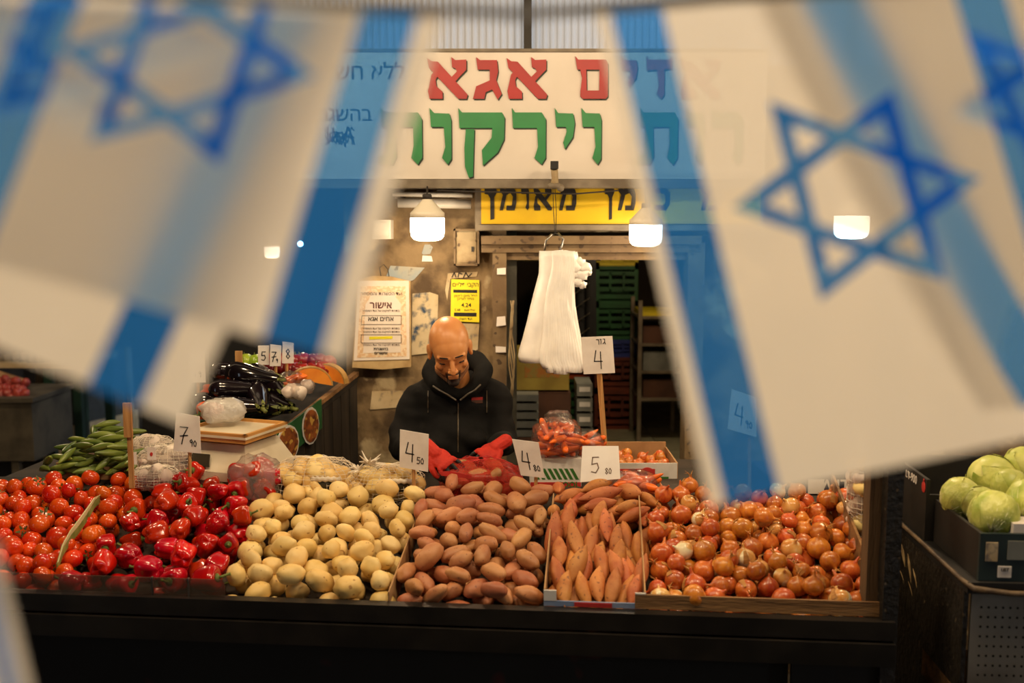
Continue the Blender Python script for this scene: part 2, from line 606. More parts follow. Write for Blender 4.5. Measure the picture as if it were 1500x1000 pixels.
# ================================================================== SIGNS
G = {
 'alef': (1.0, [[(0.0,.98),(.12,.9),(.27,.89),(1.0,.10),(.97,0),(.77,0),(.05,.74)],
                [(.60,1.0),(.70,.93),(.97,.94),(.97,.70),(.82,.55),(.70,.42),(.60,.52),(.74,.66),(.70,.73),(.62,.76)],
                [(.30,.60),(.21,.46),(.23,.30),(.38,.17),(.38,0),(.06,0),(.02,.18),(.07,.40),(.11,.58),(.2,.68)]]),
 'gimel': (.72, [[(.08,1.0),(.18,.93),(.60,.93),(.63,.66),(.58,.45),(.72,.12),(.62,-.02),(.46,.26),(.42,.45),(.42,.70),(.12,.70)],
                 [(.46,.46),(.08,.30),(.0,0),(.28,0),(.32,.16),(.52,.24)]]),
 'final_mem': (.86, [[(0,1.02),(.08,.94),(.78,.94),(.84,.85),(.84,.70),(.06,.70)], [(.62,.72),(.84,.72),(.84,.06),(.78,0),(.62,0)],
                     [(.14,.2),(.66,.2),(.66,0),(.2,0),(.14,.06)], [(.12,.74),(.28,.74),(.30,.18),(.14,.18),(.18,.5)]]),
 'yod': (.46, [[(0,1.02),(.08,.93),(.42,.92),(.46,.75),(.42,.5),(.24,.28),(.2,.40),(.28,.6),(.26,.68),(.04,.68)]]),
 'het': (.86, [[(0,1.02),(.07,.94),(.76,.94),(.84,.82),(.84,.12),(.75,0),(.62,.12),(.67,.34),(.66,.68),(.02,.68)],
               [(.12,.70),(.28,.70),(.30,.14),(.22,0),(.1,.12),(.14,.34)]]),
 'zayin': (.70, [[(0,1.02),(.06,.94),(.62,.94),(.70,1.0),(.70,.72),(.02,.68)], [(.28,.74),(.50,.74),(.50,.1),(.42,0),(.30,.12),(.36,.34)]]),
 'vav': (.46, [[(0,1.02),(.1,.93),(.42,.92),(.46,.80),(.46,.10),(.38,0),(.26,.12),(.33,.32),(.30,.68),(.03,.68)]]),
 'resh': (.68, [[(0,1.02),(.06,.94),(.58,.94),(.66,.82),(.66,.12),(.58,0),(.44,.12),(.51,.32),(.49,.66),(.02,.66)]]),
 'qof': (.88, [[(0,1.02),(.07,.94),(.82,.94),(.87,.85),(.86,.46),(.74,.22),(.46,-.02),(.44,.26),(.62,.48),(.64,.66),(.02,.66)],
               [(.14,.64),(.30,.64),(.28,.1),(.27,-.22),(.19,-.24),(.12,-.04),(.11,.3)]]),
 'tav': (.90, [[(0.04,1.02),(.11,.94),(.78,.94),(.86,.82),(.86,.12),(.77,0),(.64,.12),(.69,.34),(.68,.68),(.06,.68)],
               [(.16,.70),(.32,.70),(.34,.14),(.26,0),(0,0),(0,.16),(.14,.2)]]),
 'final_nun': (.44, [[(0,1.02),(.1,.93),(.42,.92),(.44,.75),(.34,.55),(.34,-.36),(.20,-.40),(.20,.5),(.12,.66),(0,.68)]]),
 'mem': (1.0, [[(.2,.6),(.34,.88),(.62,.96),(.90,.88),(.98,.68),(.98,.3),(.88,0),(.42,0),(.42,.20),(.72,.2),(.78,.58),(.64,.72),(.42,.64),(.32,.3),(.22,0),(.04,0),(.1,.3)],
               [(.02,1.02),(.14,.92),(.36,.88),(.26,.6),(.06,.80)]]),
 'kaf': (.82, [[(0,.98),(.1,.92),(.6,.92),(.8,.7),(.8,.25),(.62,0),(.02,0),(.02,.2),(.5,.22),(.58,.35),(.58,.6),(.48,.7),(.02,.72)]]),
}


def letter(parent, name, glyph, px0, px1, py_top, py_bot, Y, mat, th=0.008, shadow=True):
    """one cut-out letter on a sign; px/py give the box of its body (top line to base line)"""
    w, polys = G[glyph]
    a = P(px0, py_bot, Y); c = P(px1, py_top, Y)
    sx = (c.x - a.x) / w; sz = c.z - a.z
    mx = Matrix.Translation((a.x, Y - th, a.z))
    m_ = MB()
    for i_, p in enumerate(polys):
        m_.poly([(x * sx, z * sz) for x, z in p], th + .0004 * i_, Matrix.Translation((0, -.0004 * i_, 0)) @ mx)
    o = m_.build(name, mat, parent)
    if shadow:
        m_ = MB()
        for p in polys:
            m_.poly([(x * sx + 0.004, z * sz - 0.005) for x, z in p], th * 0.5, Matrix.Translation((a.x, Y - th * 0.5, a.z)))
        m_.build('letter_shadow', 'sign_shadow', o)  # the letter's drop shadow, put in as a dark offset copy
    return o


SY = 4.10
s0, s1 = P(430, 262, SY), P(1125, 75, SY)
sg = thing('shop_sign', ((s0.x + s1.x) / 2, SY, s0.z), 'large white shop sign with red and green lettering above the stall', 'sign')
MB().box(((s0.x + s1.x) / 2, SY + 0.03, (s0.z + s1.z) / 2), (s1.x - s0.x, 0.06, s1.z - s0.z)).build('board', 'sign_white', sg)
zl = P(750, 269, SY - 0.03).z
MB().box(((s0.x + s1.x) / 2, SY + 0.005, zl), (s1.x - s0.x, 0.10, S(12, SY))).build('ledge', 'grey_metal', sg)
zt_ = P(750, 74, SY).z
MB().box(((s0.x + s1.x) / 2, SY + 0.03, zt_), (s1.x - s0.x, 0.08, 0.012)).build('top_edge', 'grey_metal', sg)
for nm, gl, a_, b_ in (('letter', 'alef', 626, 685), ('letter', 'gimel', 693, 735), ('letter', 'alef', 742, 802), ('letter', 'final_mem', 842, 892),
                       ('letter', 'yod', 908, 934), ('letter', 'zayin', 946, 984), ('letter', 'alef', 996, 1056)):
    letter(sg, nm, gl, a_, b_, 84, 145, SY, 'sign_red')
for nm, gl, a_, b_ in (('letter', 'tav', 556, 621), ('letter', 'vav', 630, 661), ('letter', 'qof', 672, 740), ('letter', 'resh', 750, 801),
                       ('letter', 'yod', 812, 842), ('letter', 'vav', 851, 881), ('letter', 'tav', 934, 996), ('letter', 'vav', 1004, 1032), ('letter', 'resh', 1040, 1090)):
    letter(sg, nm, gl, a_, b_, 160, 241, SY, 'sign_green')
FR = lambda px, py, Y: Matrix.Translation(P(px, py, Y))
text_mb('ללא חשש', S(31, SY), FR(531, 106, SY - 0.002), bold=0.0003).build('small_lettering', 'sign_shadow', sg)
text_mb('בהשגחת', S(28, SY), FR(494, 168, SY - 0.002)).build('small_lettering', 'sign_shadow', sg)
sq = []
for k in range(5):
    r0 = random.Random(k)
    sq.append([((i * 0.012) - 0.07 + r0.uniform(-.008, .008), 0.02 * math.sin(i * 1.7 + k) + r0.uniform(-.02, .02)) for i in range(10)])
strokes(sq, 0.005, 0.002, FR(503, 200, SY - 0.002)).build('stamp_lettering', 'sign_shadow', sg)

YY = 4.17
y0, y1 = P(696, 338, YY), P(1120, 272, YY)
ys = thing('lintel_sign', ((y0.x + y1.x) / 2, YY, y0.z), 'yellow sign with black lettering over the storeroom doorway', 'sign')
MB().box(((y0.x + y1.x) / 2, YY + 0.055, (y0.z + y1.z) / 2), (y1.x - y0.x, 0.11, y1.z - y0.z)).build('box', 'grey_metal', ys)
p0, p1 = P(705, 328, YY - 0.004), P(1115, 275, YY - 0.004)
MB().box(((p0.x + p1.x) / 2, YY, (p0.z + p1.z) / 2), (p1.x - p0.x, 0.012, p1.z - p0.z)).build('panel', 'sign_yellow', ys)
MB().box(((p0.x + p1.x) / 2, YY - 0.008, P(750, 333, YY).z), (p1.x - p0.x + 0.03, 0.025, S(7, YY))).build('lower_rail', 'grey_metal', ys)
for gl, a_, b_ in (('final_nun', 710, 728), ('mem', 731, 757), ('vav', 763, 775), ('alef', 781, 809), ('mem', 818, 845),
                   ('final_nun', 886, 900), ('mem', 904, 932), ('kaf', 958, 982), ('mem', 1026, 1056)):
    letter(ys, 'letter', gl, a_, b_, 273, 308, YY - 0.006, 'ink', th=0.004, shadow=False)

# cables strung across the yellow sign
mb = MB().tube([P(640, 279, 4.02), P(760, 282, 4.05), P(840, 284, 4.06), P(905, 279, 4.06)], 0.0035, 6)
tag(mb.build('cable', 'dark_wire'), 'dark cable strung across the top of the yellow sign', 'cable')
# bracket with black lens on the ledge of the white sign
br = thing('hook_bracket', P(812, 275, 4.02), 'small rusty bracket with black end fixed to the ledge of the white sign', 'bracket')
MB().box(P(812, 242, 4.0), (S(11, 4), 0.05, S(11, 4))).build('black_cap', 'ink', br)
MB().tube([P(812, 247, 4.0), P(813, 262, 4.02), P(812, 272, 4.04)], [0.015, 0.013, 0.018], 8).build('arm', 'old_metal', br)
MB().ball(P(812, 272, 4.03), (0.03, 0.022, 0.014), 2).ball(P(821, 275, 4.03), (0.016, 0.016, 0.016), 2).build('clamp', 'grey_metal', br, smooth=True)

# ================================================================== THINGS ON THE WALL
M['bulb_body'] = pm('bulb_body', (240, 232, 216), (230, 220, 200), scale=4, rough=0.35)
M['bulb_glow'] = emit('bulb_glow', (1.0, 0.86, 0.66), 9.0)


def bulb(px, py_top, py_mid, py_bot, Y, wpx, label, power, cord=None):
    """big LED bulb: screw cap, white cone, glowing drum"""
    cz = P(px, py_mid, Y)
    r = S(wpx / 2, Y)
    ht = P(px, py_top, Y).z - cz.z
    hb = cz.z - P(px, py_bot, Y).z
    t = thing('light_bulb', (cz.x, Y, cz.z + ht), label, 'bulb', 'white bulbs hanging from the sign ledge')
    MB().lathe([(r, 0), (r, 0.02), (r * .9, ht * .3), (r * .62, ht * .55), (r * .34, ht * .78), (r * .26, ht * .86)], 24, c=(cz.x, Y, cz.z)).build('housing', 'bulb_body', t, smooth=True)
    MB().lathe([(0.0, -hb), (r * .55, -hb * .99), (r * .8, -hb * .93), (r * .95, -hb * .8), (r * 1.0, -hb * .6), (r, 0)], 24, c=(cz.x, Y, cz.z)).build('diffuser', 'bulb_glow', t, smooth=True)
    MB().lathe([(r * .27, ht * .84), (r * .27, ht * 1.05), (r * .2, ht * 1.1)], 16, c=(cz.x, Y, cz.z)).build('screw_cap', 'dark_wire', t, smooth=True)
    if cord:
        MB().tube([(cz.x, Y, cz.z + ht), cord], 0.004, 6).build('cord', 'dark_wire', t)
    point_lamp('bulb_light', (cz.x, Y - 0.02, cz.z - hb - 0.05), power, 0.06)
    return t


bulb(626, 287, 319, 353, 3.98, 50, 'glowing white bulb hanging left of the yellow sign, above the seller', 4, P(626, 268, 4.09))
bulb(946, 300, 329, 361, 3.98, 48, 'glowing white bulb half hidden by the left edge of the right flag', 3.5, P(946, 268, 4.09))
bulb(1248, 288, 316, 350, 3.6, 50, 'glowing bulb seen through the star of the right flag', 10, P(1248, 316, 3.6) + Vector((0, 0, 3.905 - P(1248, 316, 3.6).z)))
bulb(398, 338, 361, 378, 5.2, 22, 'small bulb glowing faintly through the left flag', 6, P(398, 361, 5.2) + Vector((0, 0, 3.905 - P(398, 361, 5.2).z)))
q = P(440, 357, 5.0)
sl_ = thing('small_lamp', q, 'tiny bright lamp seen through the blue stripe of the left flag', 'lamp')
MB().ball(q, 0.014, 2).build('glass', emit('small_lamp_glow', (0.8, 0.95, 1.0), 25), sl_, smooth=True)
MB().tube([q + Vector((0, 0, .012)), Vector((q.x, q.y, 3.905))], .003, 6).build('cord', 'dark_wire', sl_)

# fluorescent fitting and pipes under the ledge
tl = thing('tube_light', P(632, 300, 4.22), 'unlit white fluorescent tube fitting on the wall behind the hanging bulb', 'lamp')
MB().tube([P(583, 297, 4.22), P(690, 299, 4.22)], 0.020, 12).build('tube', 'white_plastic', tl, smooth=True)
MB().box(P(636, 287, 4.25), (S(112, 4.25), 0.05, 0.02)).build('backing', 'old_metal', tl)
tag(MB().tube([P(575, 284, 4.20), P(692, 286, 4.20)], 0.010, 10).build('conduit', 'white_plastic', smooth=True), 'thin pale conduit pipe under the white sign', 'pipe')
wl = thing('wall_box', P(560, 352, 4.22), 'small cream junction box at the edge of the left flag', 'box')
a_, b_ = P(546, 350, 4.22), P(573, 322, 4.22)
MB().box(((a_.x + b_.x) / 2, 4.25, (a_.z + b_.z) / 2), (b_.x - a_.x, 0.1, b_.z - a_.z)).build('body', 'white_plastic', wl)
MB().box(((a_.x + b_.x) / 2, 4.195, (a_.z + b_.z) / 2), ((b_.x - a_.x) * .8, 0.012, (b_.z - a_.z) * .7)).build('lid', 'white_plastic', wl)

# metal meter cabinet
eb = thing('meter_cabinet', P(684, 389, 4.26), 'rusty cream metal meter cabinet on the wall under the yellow sign', 'cabinet')
a_, b_ = P(665, 389, 4.24), P(702, 335, 4.24)
w_, h_ = b_.x - a_.x, b_.z - a_.z
cx_, cz_ = (a_.x + b_.x) / 2, (a_.z + b_.z) / 2
MB().box((cx_, 4.27, cz_), (w_, 0.06, h_)).build('body', 'old_metal', eb)
fr_ = MB()
for dx, dz, sx_, sz_ in ((-.5, 0, .008, h_), (.5, 0, .008, h_), (0, .5, w_, .008), (0, -.5, w_, .008)):
    fr_.box((cx_ + dx * (w_ - .008), 4.235, cz_ + dz * (h_ - .008)), (sx_, .012, sz_))
fr_.build('rim', 'frame_paint', eb)
d_ = MB().box((cx_, 4.236, cz_), (w_ - .028, .006, h_ - .028)).build('door', 'old_metal', eb)
MB().box((cx_ + w_ * .24, 4.230, cz_ - h_ * .05), (.010, .008, .022)).build('lock', 'dark_wire', d_)

# certificate board
M['cert_paper'] = pm('cert_paper', (240, 228, 216), (228, 214, 200), scale=6, rough=0.16, coat=0.5)
M['cert_border'] = pm('cert_border', (230, 200, 164), (224, 184, 142), scale=40, rough=0.3, spots=(238, 216, 186), spot_scale=90, spot_t=0.5)
M['highlighter'] = pm('highlighter', (226, 216, 40), rough=0.5)
M['cert_board'] = pm('cert_board', (196, 168, 120), (160, 128, 82), scale=8, rough=0.7)
M['ink_soft'] = pm('ink_soft', (112, 92, 80), rough=0.7)
M['ink_red'] = pm('ink_red', (92, 40, 40), rough=0.6)
ct = thing('certificate_board', P(560, 541, 4.24), 'framed Hebrew certificate with orange ornamental border hanging on the wall', 'certificate')
Yc = 4.24


def quad_px(pts, Y, th):
    """thin plate whose outline is given where it hangs on the wall"""
    q = [P(x, y, Y) for x, y in pts]
    return MB().poly([(v.x, v.z) for v in q], th, Matrix.Translation((0, Y, 0)))


quad_px([(516, 538), (560, 541), (602, 537), (601, 412), (572, 405), (545, 404), (522, 410)], Yc, 0.02).build('backing_board', 'cert_board', ct)
quad_px([(518, 528), (600, 526), (599, 411), (524, 411)], Yc - 0.004, 0.003).build('sheet', 'cert_paper', ct)
quad_px([(523, 524), (596, 522), (594, 419), (528, 419)], Yc - 0.005, 0.001).build('border', 'cert_border', ct)
quad_px([(532, 517), (587, 516), (587, 444), (580, 436), (578, 428), (544, 428), (541, 437), (535, 446)], Yc - 0.006, 0.001).build('text_field', 'cert_paper', ct)
Yt = Yc - 0.0075
text_mb('ועד הכשרות והמסחר', S(7.0, Yc), FR(559, 430, Yt), 0.0003).build('heading', 'ink_soft', ct)
text_mb('אישור', S(14, Yc), FR(558, 447, Yt), 0.0003, bold=0.0006).build('title', 'ink_red', ct)
text_mb('אחים אגא', S(9.5, Yc), FR(558, 467, Yt), 0.0003, bold=0.0003).build('name', 'ink', ct)
text_mb('בהשגחת', S(6, Yc), FR(558, 511, Yt), 0.0003, bold=0.0003).build('signature', 'ink', ct)
text_mb('אישורים', S(6, Yc), FR(558, 517, Yt), 0.0003, bold=0.0003).build('signature', 'ink', ct)
bx = MB()
for (xa, ya, xb, yb) in ((530, 462, 588, 462), (529, 475, 588, 475), (530, 462, 529, 475), (588, 462, 588, 475), (529, 490, 588, 490), (529, 502, 588, 502), (529, 490, 529, 502), (588, 490, 588, 502)):
    bx.tube([P(xa, ya, Yt), P(xb, yb, Yt)], 0.0010, 4)
bx.build('ruled_box', 'ink_soft', ct)
for py in (455, 481, 486, 505):
    text_mb('מתחת לפיקוח של ועד המסחר', S(4.4, Yc), FR(558, py, Yt), 0.0003).build('text_line', 'ink_soft', ct)
quad_px([(541, 497), (575, 496), (575, 492), (541, 493)], Yt, 0.0005).build('highlighted_line', 'highlighter', ct)
MB().tube([P(558, 404, Yc), P(556, 392, Yc), P(562, 387, Yc), P(568, 394, Yc), P(570, 405, Yc)], 0.002, 6).build('hanging_loop', 'dark_wire', ct)

# yellow notice
M['notice'] = pm('notice', (246, 226, 40), (238, 214, 30), scale=5, rough=0.6)
nt_ = thing('notice', P(682, 471, 4.285), 'bright yellow paper notice reading 4.24 taped to the wall above the seller', 'notice')
Yn = 4.285
quad_px([(660, 470), (702, 472), (702, 410), (661, 409)], Yn, 0.003).build('sheet', 'notice', nt_)
Yn2 = Yn - 0.001
text_mb('הקבי פליים', S(8.5, Yn), FR(682, 417, Yn2), 0.0003, bold=0.0002).build('heading', 'ink', nt_)
quad_px([(664, 428.5), (699, 429), (699, 424.5), (664, 424)], Yn2, 0.0005).build('bar', 'ink', nt_)
text_mb('החל מיום ראשון', S(5.2, Yn), FR(682, 433, Yn2), 0.0003).build('text_line', 'ink', nt_)
text_mb('מחיר לצרכן', S(5.2, Yn), FR(682, 437.5, Yn2), 0.0003).build('text_line', 'ink', nt_)
text_mb('4.24', S(8.5, Yn), FR(683, 447, Yn2), 0.0003, rtl=False, bold=0.0003).build('price', 'ink', nt_)
text_mb('5.48', S(5, Yn), FR(670, 454, Yn2), 0.0003, rtl=False).build('price', 'ink', nt_)
text_mb('כולל מעם', S(4, Yn), FR(688, 454, Yn2), 0.0003).build('text_line', 'ink', nt_)
quad_px([(665, 463), (698, 463.5), (698, 458), (665, 457.5)], Yn2, 0.0005).build('bar', 'ink', nt_)
text_mb('ועד השוק', S(5, Yn), FR(682, 467, Yn2), 0.0003).build('text_line', 'ink', nt_)

# old torn posters and paper scraps
M['old_paper'] = pm('old_paper', (206, 186, 150), (176, 150, 108), scale=7, rough=0.8, spots=(120, 110, 104), spot_scale=30, spot_t=0.55, spot_w=.15, spot_d=5)
M['old_poster'] = pm('old_poster', (210, 192, 158), (186, 166, 128), scale=9, rough=0.8, spots=(52, 74, 100), spot_scale=18, spot_t=0.50, spot_w=.12, spot_d=5)
M['faded_blue'] = pm('faded_blue', (150, 160, 164), (186, 172, 142), scale=9, rough=0.8, spots=(52, 56, 66), spot_scale=24, spot_t=0.55, spot_w=.12, spot_d=4)
tag(quad_px([(603, 520), (640, 516), (642, 432), (630, 428), (604, 430)], 4.293, 0.003).build('torn_poster', 'old_poster'), 'torn old poster with blue blotches between the certificate and the seller', 'poster')
tag(quad_px([(566, 404), (600, 412), (606, 410), (622, 392), (572, 389)], 4.293, 0.003).build('torn_poster', 'faded_blue'), 'faded blue strip of torn poster above the certificate', 'poster')
tag(quad_px([(655, 440), (660, 408), (698, 405), (700, 398), (656, 400), (652, 425)], 4.294, 0.003).build('torn_paper', 'old_paper'), 'scrap of old white paper behind the top of the yellow notice', 'paper')
tag(quad_px([(678, 520), (700, 512), (702, 474), (664, 473), (668, 495)], 4.294, 0.003).build('torn_paper', 'old_paper'), 'peeling pale paper on the wall just right of the seller\'s head', 'paper')
tag(quad_px([(542, 600), (590, 596), (592, 572), (545, 573)], 4.295, 0.002).build('torn_paper', 'old_paper'), 'whitish peeled patch low on the wall beside the seller\'s sleeve', 'paper')
tag(quad_px([(618, 371), (622, 358), (630, 358), (634, 362), (630, 372), (620, 373)], 4.294, 0.002).build('sticker', 'faded_blue'), 'small blue sticker below the hanging bulb', 'sticker')
tag(quad_px([(618, 383), (634, 383), (632, 375), (619, 374)], 4.294, 0.002).build('sticker', 'card'), 'small white sticker with print under the blue sticker', 'sticker')
tag(strokes([[(0, 0), (.01, .02), (.018, 0)], [(.026, .0), (.03, .018), (.045, .014)], [(.05, 0), (.06, .02), (.07, .002), (.085, .016)]], .004, .001, FR(662, 406, 4.29)).build('pen_scribble', 'ink'), 'black pen scribble on old paper above the yellow notice', 'scribble')
Yj = WY - 0.084
for pts, lb in (([(726, 516), (741, 516), (741, 508), (726, 507)], 'blank white label stuck low on the door jamb'), ([(727, 478), (741, 476), (740, 463), (728, 464)], 'square white label with a pen mark on the door jamb'),
                ([(728, 402), (741, 402), (741, 392), (728, 393)], 'pale paper scrap high on the door jamb')):
    q = [P(x, y, Yj) for x, y in pts]
    tag(MB().poly([(v.x, v.z) for v in q], .002, Matrix.Translation((0, Yj, 0))).build('paper_label', 'card'), lb, 'label')
wr = thing('loose_wires', P(738, 520, 4.2), 'loose coils of pale wire hanging down the metal door jamb', 'wire')
for k in range(4):
    pts = [P(748 + 3 * math.sin(i * .9 + k) + k, 440 + i * 16, 4.21) for i in range(10)]
    MB().tube(pts, 0.003, 5).build('wire', 'old_metal', wr, smooth=True)

# ================================================================== STOREROOM GOODS
M['crate_green'] = pm('crate_green', (34, 92, 48), (26, 74, 38), scale=6, rough=0.5)
M['crate_orange'] = pm('crate_orange', (196, 76, 28), (168, 60, 24), scale=6, rough=0.5)
M['crate_yellow'] = pm('crate_yellow', (216, 196, 34), (196, 172, 26), scale=6, rough=0.5)
M['crate_blue'] = pm('crate_blue', (44, 60, 140), (36, 48, 116), scale=6, rough=0.5)
M['crate_dark'] = pm('crate_dark', (120, 52, 28), (92, 40, 24), scale=6, rough=0.5)
M['grey_box'] = pm('grey_box', (128, 130, 124), (98, 100, 96), scale=6, rough=0.6)
M['brown_box'] = pm('brown_box', (92, 58, 40), (70, 44, 30), scale=6, rough=0.7)
M['yellow_box'] = pm('yellow_box', (168, 148, 62), (146, 124, 50), scale=6, rough=0.7)


def crate(loc, w, d, h, mat, label, rz=0.0):
    """slatted plastic crate: corner posts, rails, slats and a handle frame"""
    loc = Vector(loc)
    t = thing('plastic_crate', loc, label, 'crate', 'plastic crates stacked in the storeroom')
    R_ = Matrix.Rotation(rz, 4, 'Z')
    def bx_(m_, c, s):
        m_.box(loc + (R_ @ Vector(c)), s, rz)
    for sx in (-1, 1):
        for sy in (-1, 1):
            post = MB()
            bx_(post, (sx * (w / 2 - .012), sy * (d / 2 - .012), h / 2), (.024, .024, h))
            post.build('corner_post', mat, t)
    for z, nm in ((h - .012, 'rim'), (.012, 'foot_rim')):
        rim = MB()
        for s in (-1, 1):
            bx_(rim, (0, s * (d / 2 - .006), z), (w, .012, .024)); bx_(rim, (s * (w / 2 - .006), 0, z), (.012, d, .024))
        rim.build(nm, mat, t)
    bo = MB(); bx_(bo, (0, 0, .01), (w - .02, d - .02, .012)); bo.build('bottom', mat, t)
    ns = 4
    for k in range(ns):
        z = h * (k + 1) / (ns + 1)
        for s in (-1, 1):
            sl = MB()
            bx_(sl, (0, s * (d / 2 - .006), z), (w - .03, .008, h / (ns + 1) * .55)); sl.build('slat', mat, t)
            sl = MB()
            bx_(sl, (s * (w / 2 - .006), 0, z), (.008, d - .03, h / (ns + 1) * .55)); sl.build('slat', mat, t)
    hd = MB()
    for sx in (-1, 1):
        bx_(hd, (sx * w * .16, -d / 2, h * .58), (.014, .02, h * .5))
    bx_(hd, (0, -d / 2, h * .80), (w * .34, .02, .016)); bx_(hd, (0, -d / 2, h * .36), (w * .34, .02, .016))
    hd.build('handle_frame', mat, t)
    return t


CY = 6.75
zc = FZ + 0.001
cx0 = P(903, 470, CY).x
cw = S(62, CY)
for nm, mt, hh in (('brown-red plastic crate at the bottom of the storeroom stack', 'crate_dark', .27), ('orange-red plastic crate second from the bottom of the storeroom stack', 'crate_dark', .23),
                   ('blue plastic crate in the middle of the storeroom stack', 'crate_blue', .12), ('green plastic crate lying under the topmost green one', 'crate_green', .24),
                   ('green plastic crate near the top of the storeroom stack', 'crate_green', .26), ('thin yellow plastic crate on top of the storeroom stack', 'crate_yellow', .09)):
    crate((cx0, CY + 0.2, zc), cw, .4, hh, mt, nm)
    zc += hh + .001
zc = FZ + 0.001
cx1 = P(858, 470, CY + .3).x
for k, (mt, hh, nm) in enumerate((('crate_green', .3, 'green crate at the foot of the left storeroom stack'), ('crate_orange', .3, 'orange crate second in the left storeroom stack'), ('crate_green', .3, 'green crate third in the left storeroom stack, behind the hanging bags'), ('crate_orange', .25, 'orange crate on top of the left storeroom stack'))):
    crate((cx1 - .06, CY + .55, zc), .28, .4, hh, mt, nm)
    zc += hh + .001

# dark jackets on a rail, in front of the left stack
jk = thing('hanging_coat', P(852, 545, 5.6), 'dark hanging coats behind the white bag bundle', 'coat')
M['dark_cloth'] = pm('dark_cloth', (26, 26, 26), (16, 16, 17), scale=9, rough=0.9)


def coat(u, v):
    px = 838 + 32 * u; py = 380 + 165 * v
    q = P(px, py, 5.6)
    return q + Vector((0, 0.03 * math.sin(u * 14) * (0.4 + v), 0))


g_ = MB().grid(coat, 24, 10)
o = g_.build('cloth', 'dark_cloth', jk, smooth=True)
sm = o.modifiers.new('thickness', 'SOLIDIFY'); sm.thickness = 0.02
MB().tube([Vector((SX0, 5.6, P(834, 380, 5.6).z)), P(880, 380, 5.6)], .008, 8).build('rail', 'steel', jk)
for k in range(5):
    MB().tube([P(842, 430 + k * 22, 5.55), P(852, 422 + k * 22, 5.55), P(864, 414 + k * 22, 5.55)], .0025, 5).build('wire_hanger', 'steel', jk)


def box_thing(name, px0, py0, px1, py1, Y, depth, mat, label, cat, th=.006, tape=None, lid=True):
    """closed carton: body, two lid flaps and a tape or label strip"""
    a = P(px0, py1, Y); b = P(px1, py0, Y)
    w, h = b.x - a.x, b.z - a.z
    c = Vector(((a.x + b.x) / 2, Y + depth / 2, a.z))
    t = thing(name, c, label, cat)
    MB().box(c + Vector((0, 0, h / 2 - .004)), (w, depth, h - .008)).build('body', mat, t)
    if lid:
        for s in (-1, 1):
            MB().box(c + Vector((s * w * .25, 0, h - .003)), (w * .5 - .004, depth + .004, .006)).build('flap', mat, t)
    if tape:
        MB().box((c.x, Y - .001, a.z + h * .5), (w * .7, .004, h * .35)).build('print', tape, t)
    return t


M['pic_orange'] = pm('pic_orange', (176, 110, 40), (150, 132, 60), scale=30, rough=0.6)
zlow = P(795, 645, 5.1)
box_thing('carton_box', 757, 574, 836, 700, 5.15, .35, 'brown_box', 'dark brown carton under the yellow carton in the storeroom', 'box', tape='black_panel')
box_thing('carton_box', 757, 515, 834, 571, 5.15, .3, 'yellow_box', 'mustard yellow carton below the hanging white bags', 'box', tape='pic_orange')
for i in range(5):
    box_thing('egg_tray', 756, 576 + i * 13, 789, 587.5 + i * 13, 5.0, .12, 'grey_box', ['topmost grey tray', 'second grey tray from the top', 'third grey tray from the top', 'fourth grey tray from the top', 'lowest grey tray'][i] + ' of the pile behind the seller\'s elbow', 'tray', lid=False)
for i in range(4):
    box_thing('grey_carton', 845, 560 + i * 22, 868, 580 + i * 22, 5.1, .25, 'grey_box', ['top', 'second', 'third', 'bottom'][i] + ' small grey carton in the stack beside the carrot price stick', 'box', tape='white_carton', lid=False)

for (p0, p1, py_, Y_, d_, lb) in ((756, 789, 640.5, 5.0, .12, 'dark block under the pile of grey trays'), (845, 868, 646.5, 5.1, .25, 'dark block under the stack of small grey cartons')):
    a = P(p0, py_, Y_); b = P(p1, py_, Y_)
    tag(MB().box(((a.x + b.x) / 2, Y_ + d_ / 2, (a.z + FZ) / 2), (b.x - a.x, d_, a.z - FZ)).build('pedestal', 'brown_box'), lb, 'block')

# metal rack with boxes on the right of the storeroom
RY = 6.3
rk = thing('storage_rack', P(962, 590, RY), 'dark metal rack with boxes at the right of the storeroom', 'rack')
for px in (936, 1000):
    for dy in (0, .4):
        a = Vector((P(px, 590, RY).x, RY, FZ)); b = P(px, 440, RY)
        MB().box((a.x, RY + dy, (a.z + b.z) / 2), (.025, .025, b.z - a.z)).build('upright', 'grey_metal', rk)
for k, py in enumerate((465, 505, 545, 585)):
    a = P(968, py, RY)
    MB().box((a.x, RY + .2, a.z), (S(66, RY), .42, .015)).build('shelf', 'grey_metal', rk)
for k, (p0, p1, y0_, y1_, mt, lb) in enumerate(((938, 995, 455, 463, 'crate_yellow', 'lime yellow flat box on top of the storage rack'), (942, 992, 478, 503, 'brown_box', 'brown box on the upper shelf of the storage rack'),
                                               (942, 992, 515, 543, 'grey_box', 'grey box on the middle shelf of the storage rack'), (942, 992, 556, 583, 'brown_box', 'brown box on the lowest shelf of the storage rack'))):
    box_thing('stock_box', p0, y0_, p1, y1_, RY + .03, .33, mt, lb, 'box')

# ================================================================== THE COUNTER
def tb(mb, a0, a1, b0, b1, z00, z01, z10, z11):
    """block in stall axes: z00/z01 bottom/top at b0, z10/z11 bottom/top at b1"""
    return mb.hexa([T(a0, b0, z00), T(a1, b0, z00), T(a1, b1, z10), T(a0, b1, z10), T(a0, b0, z01), T(a1, b0, z01), T(a1, b1, z11), T(a0, b1, z11)])


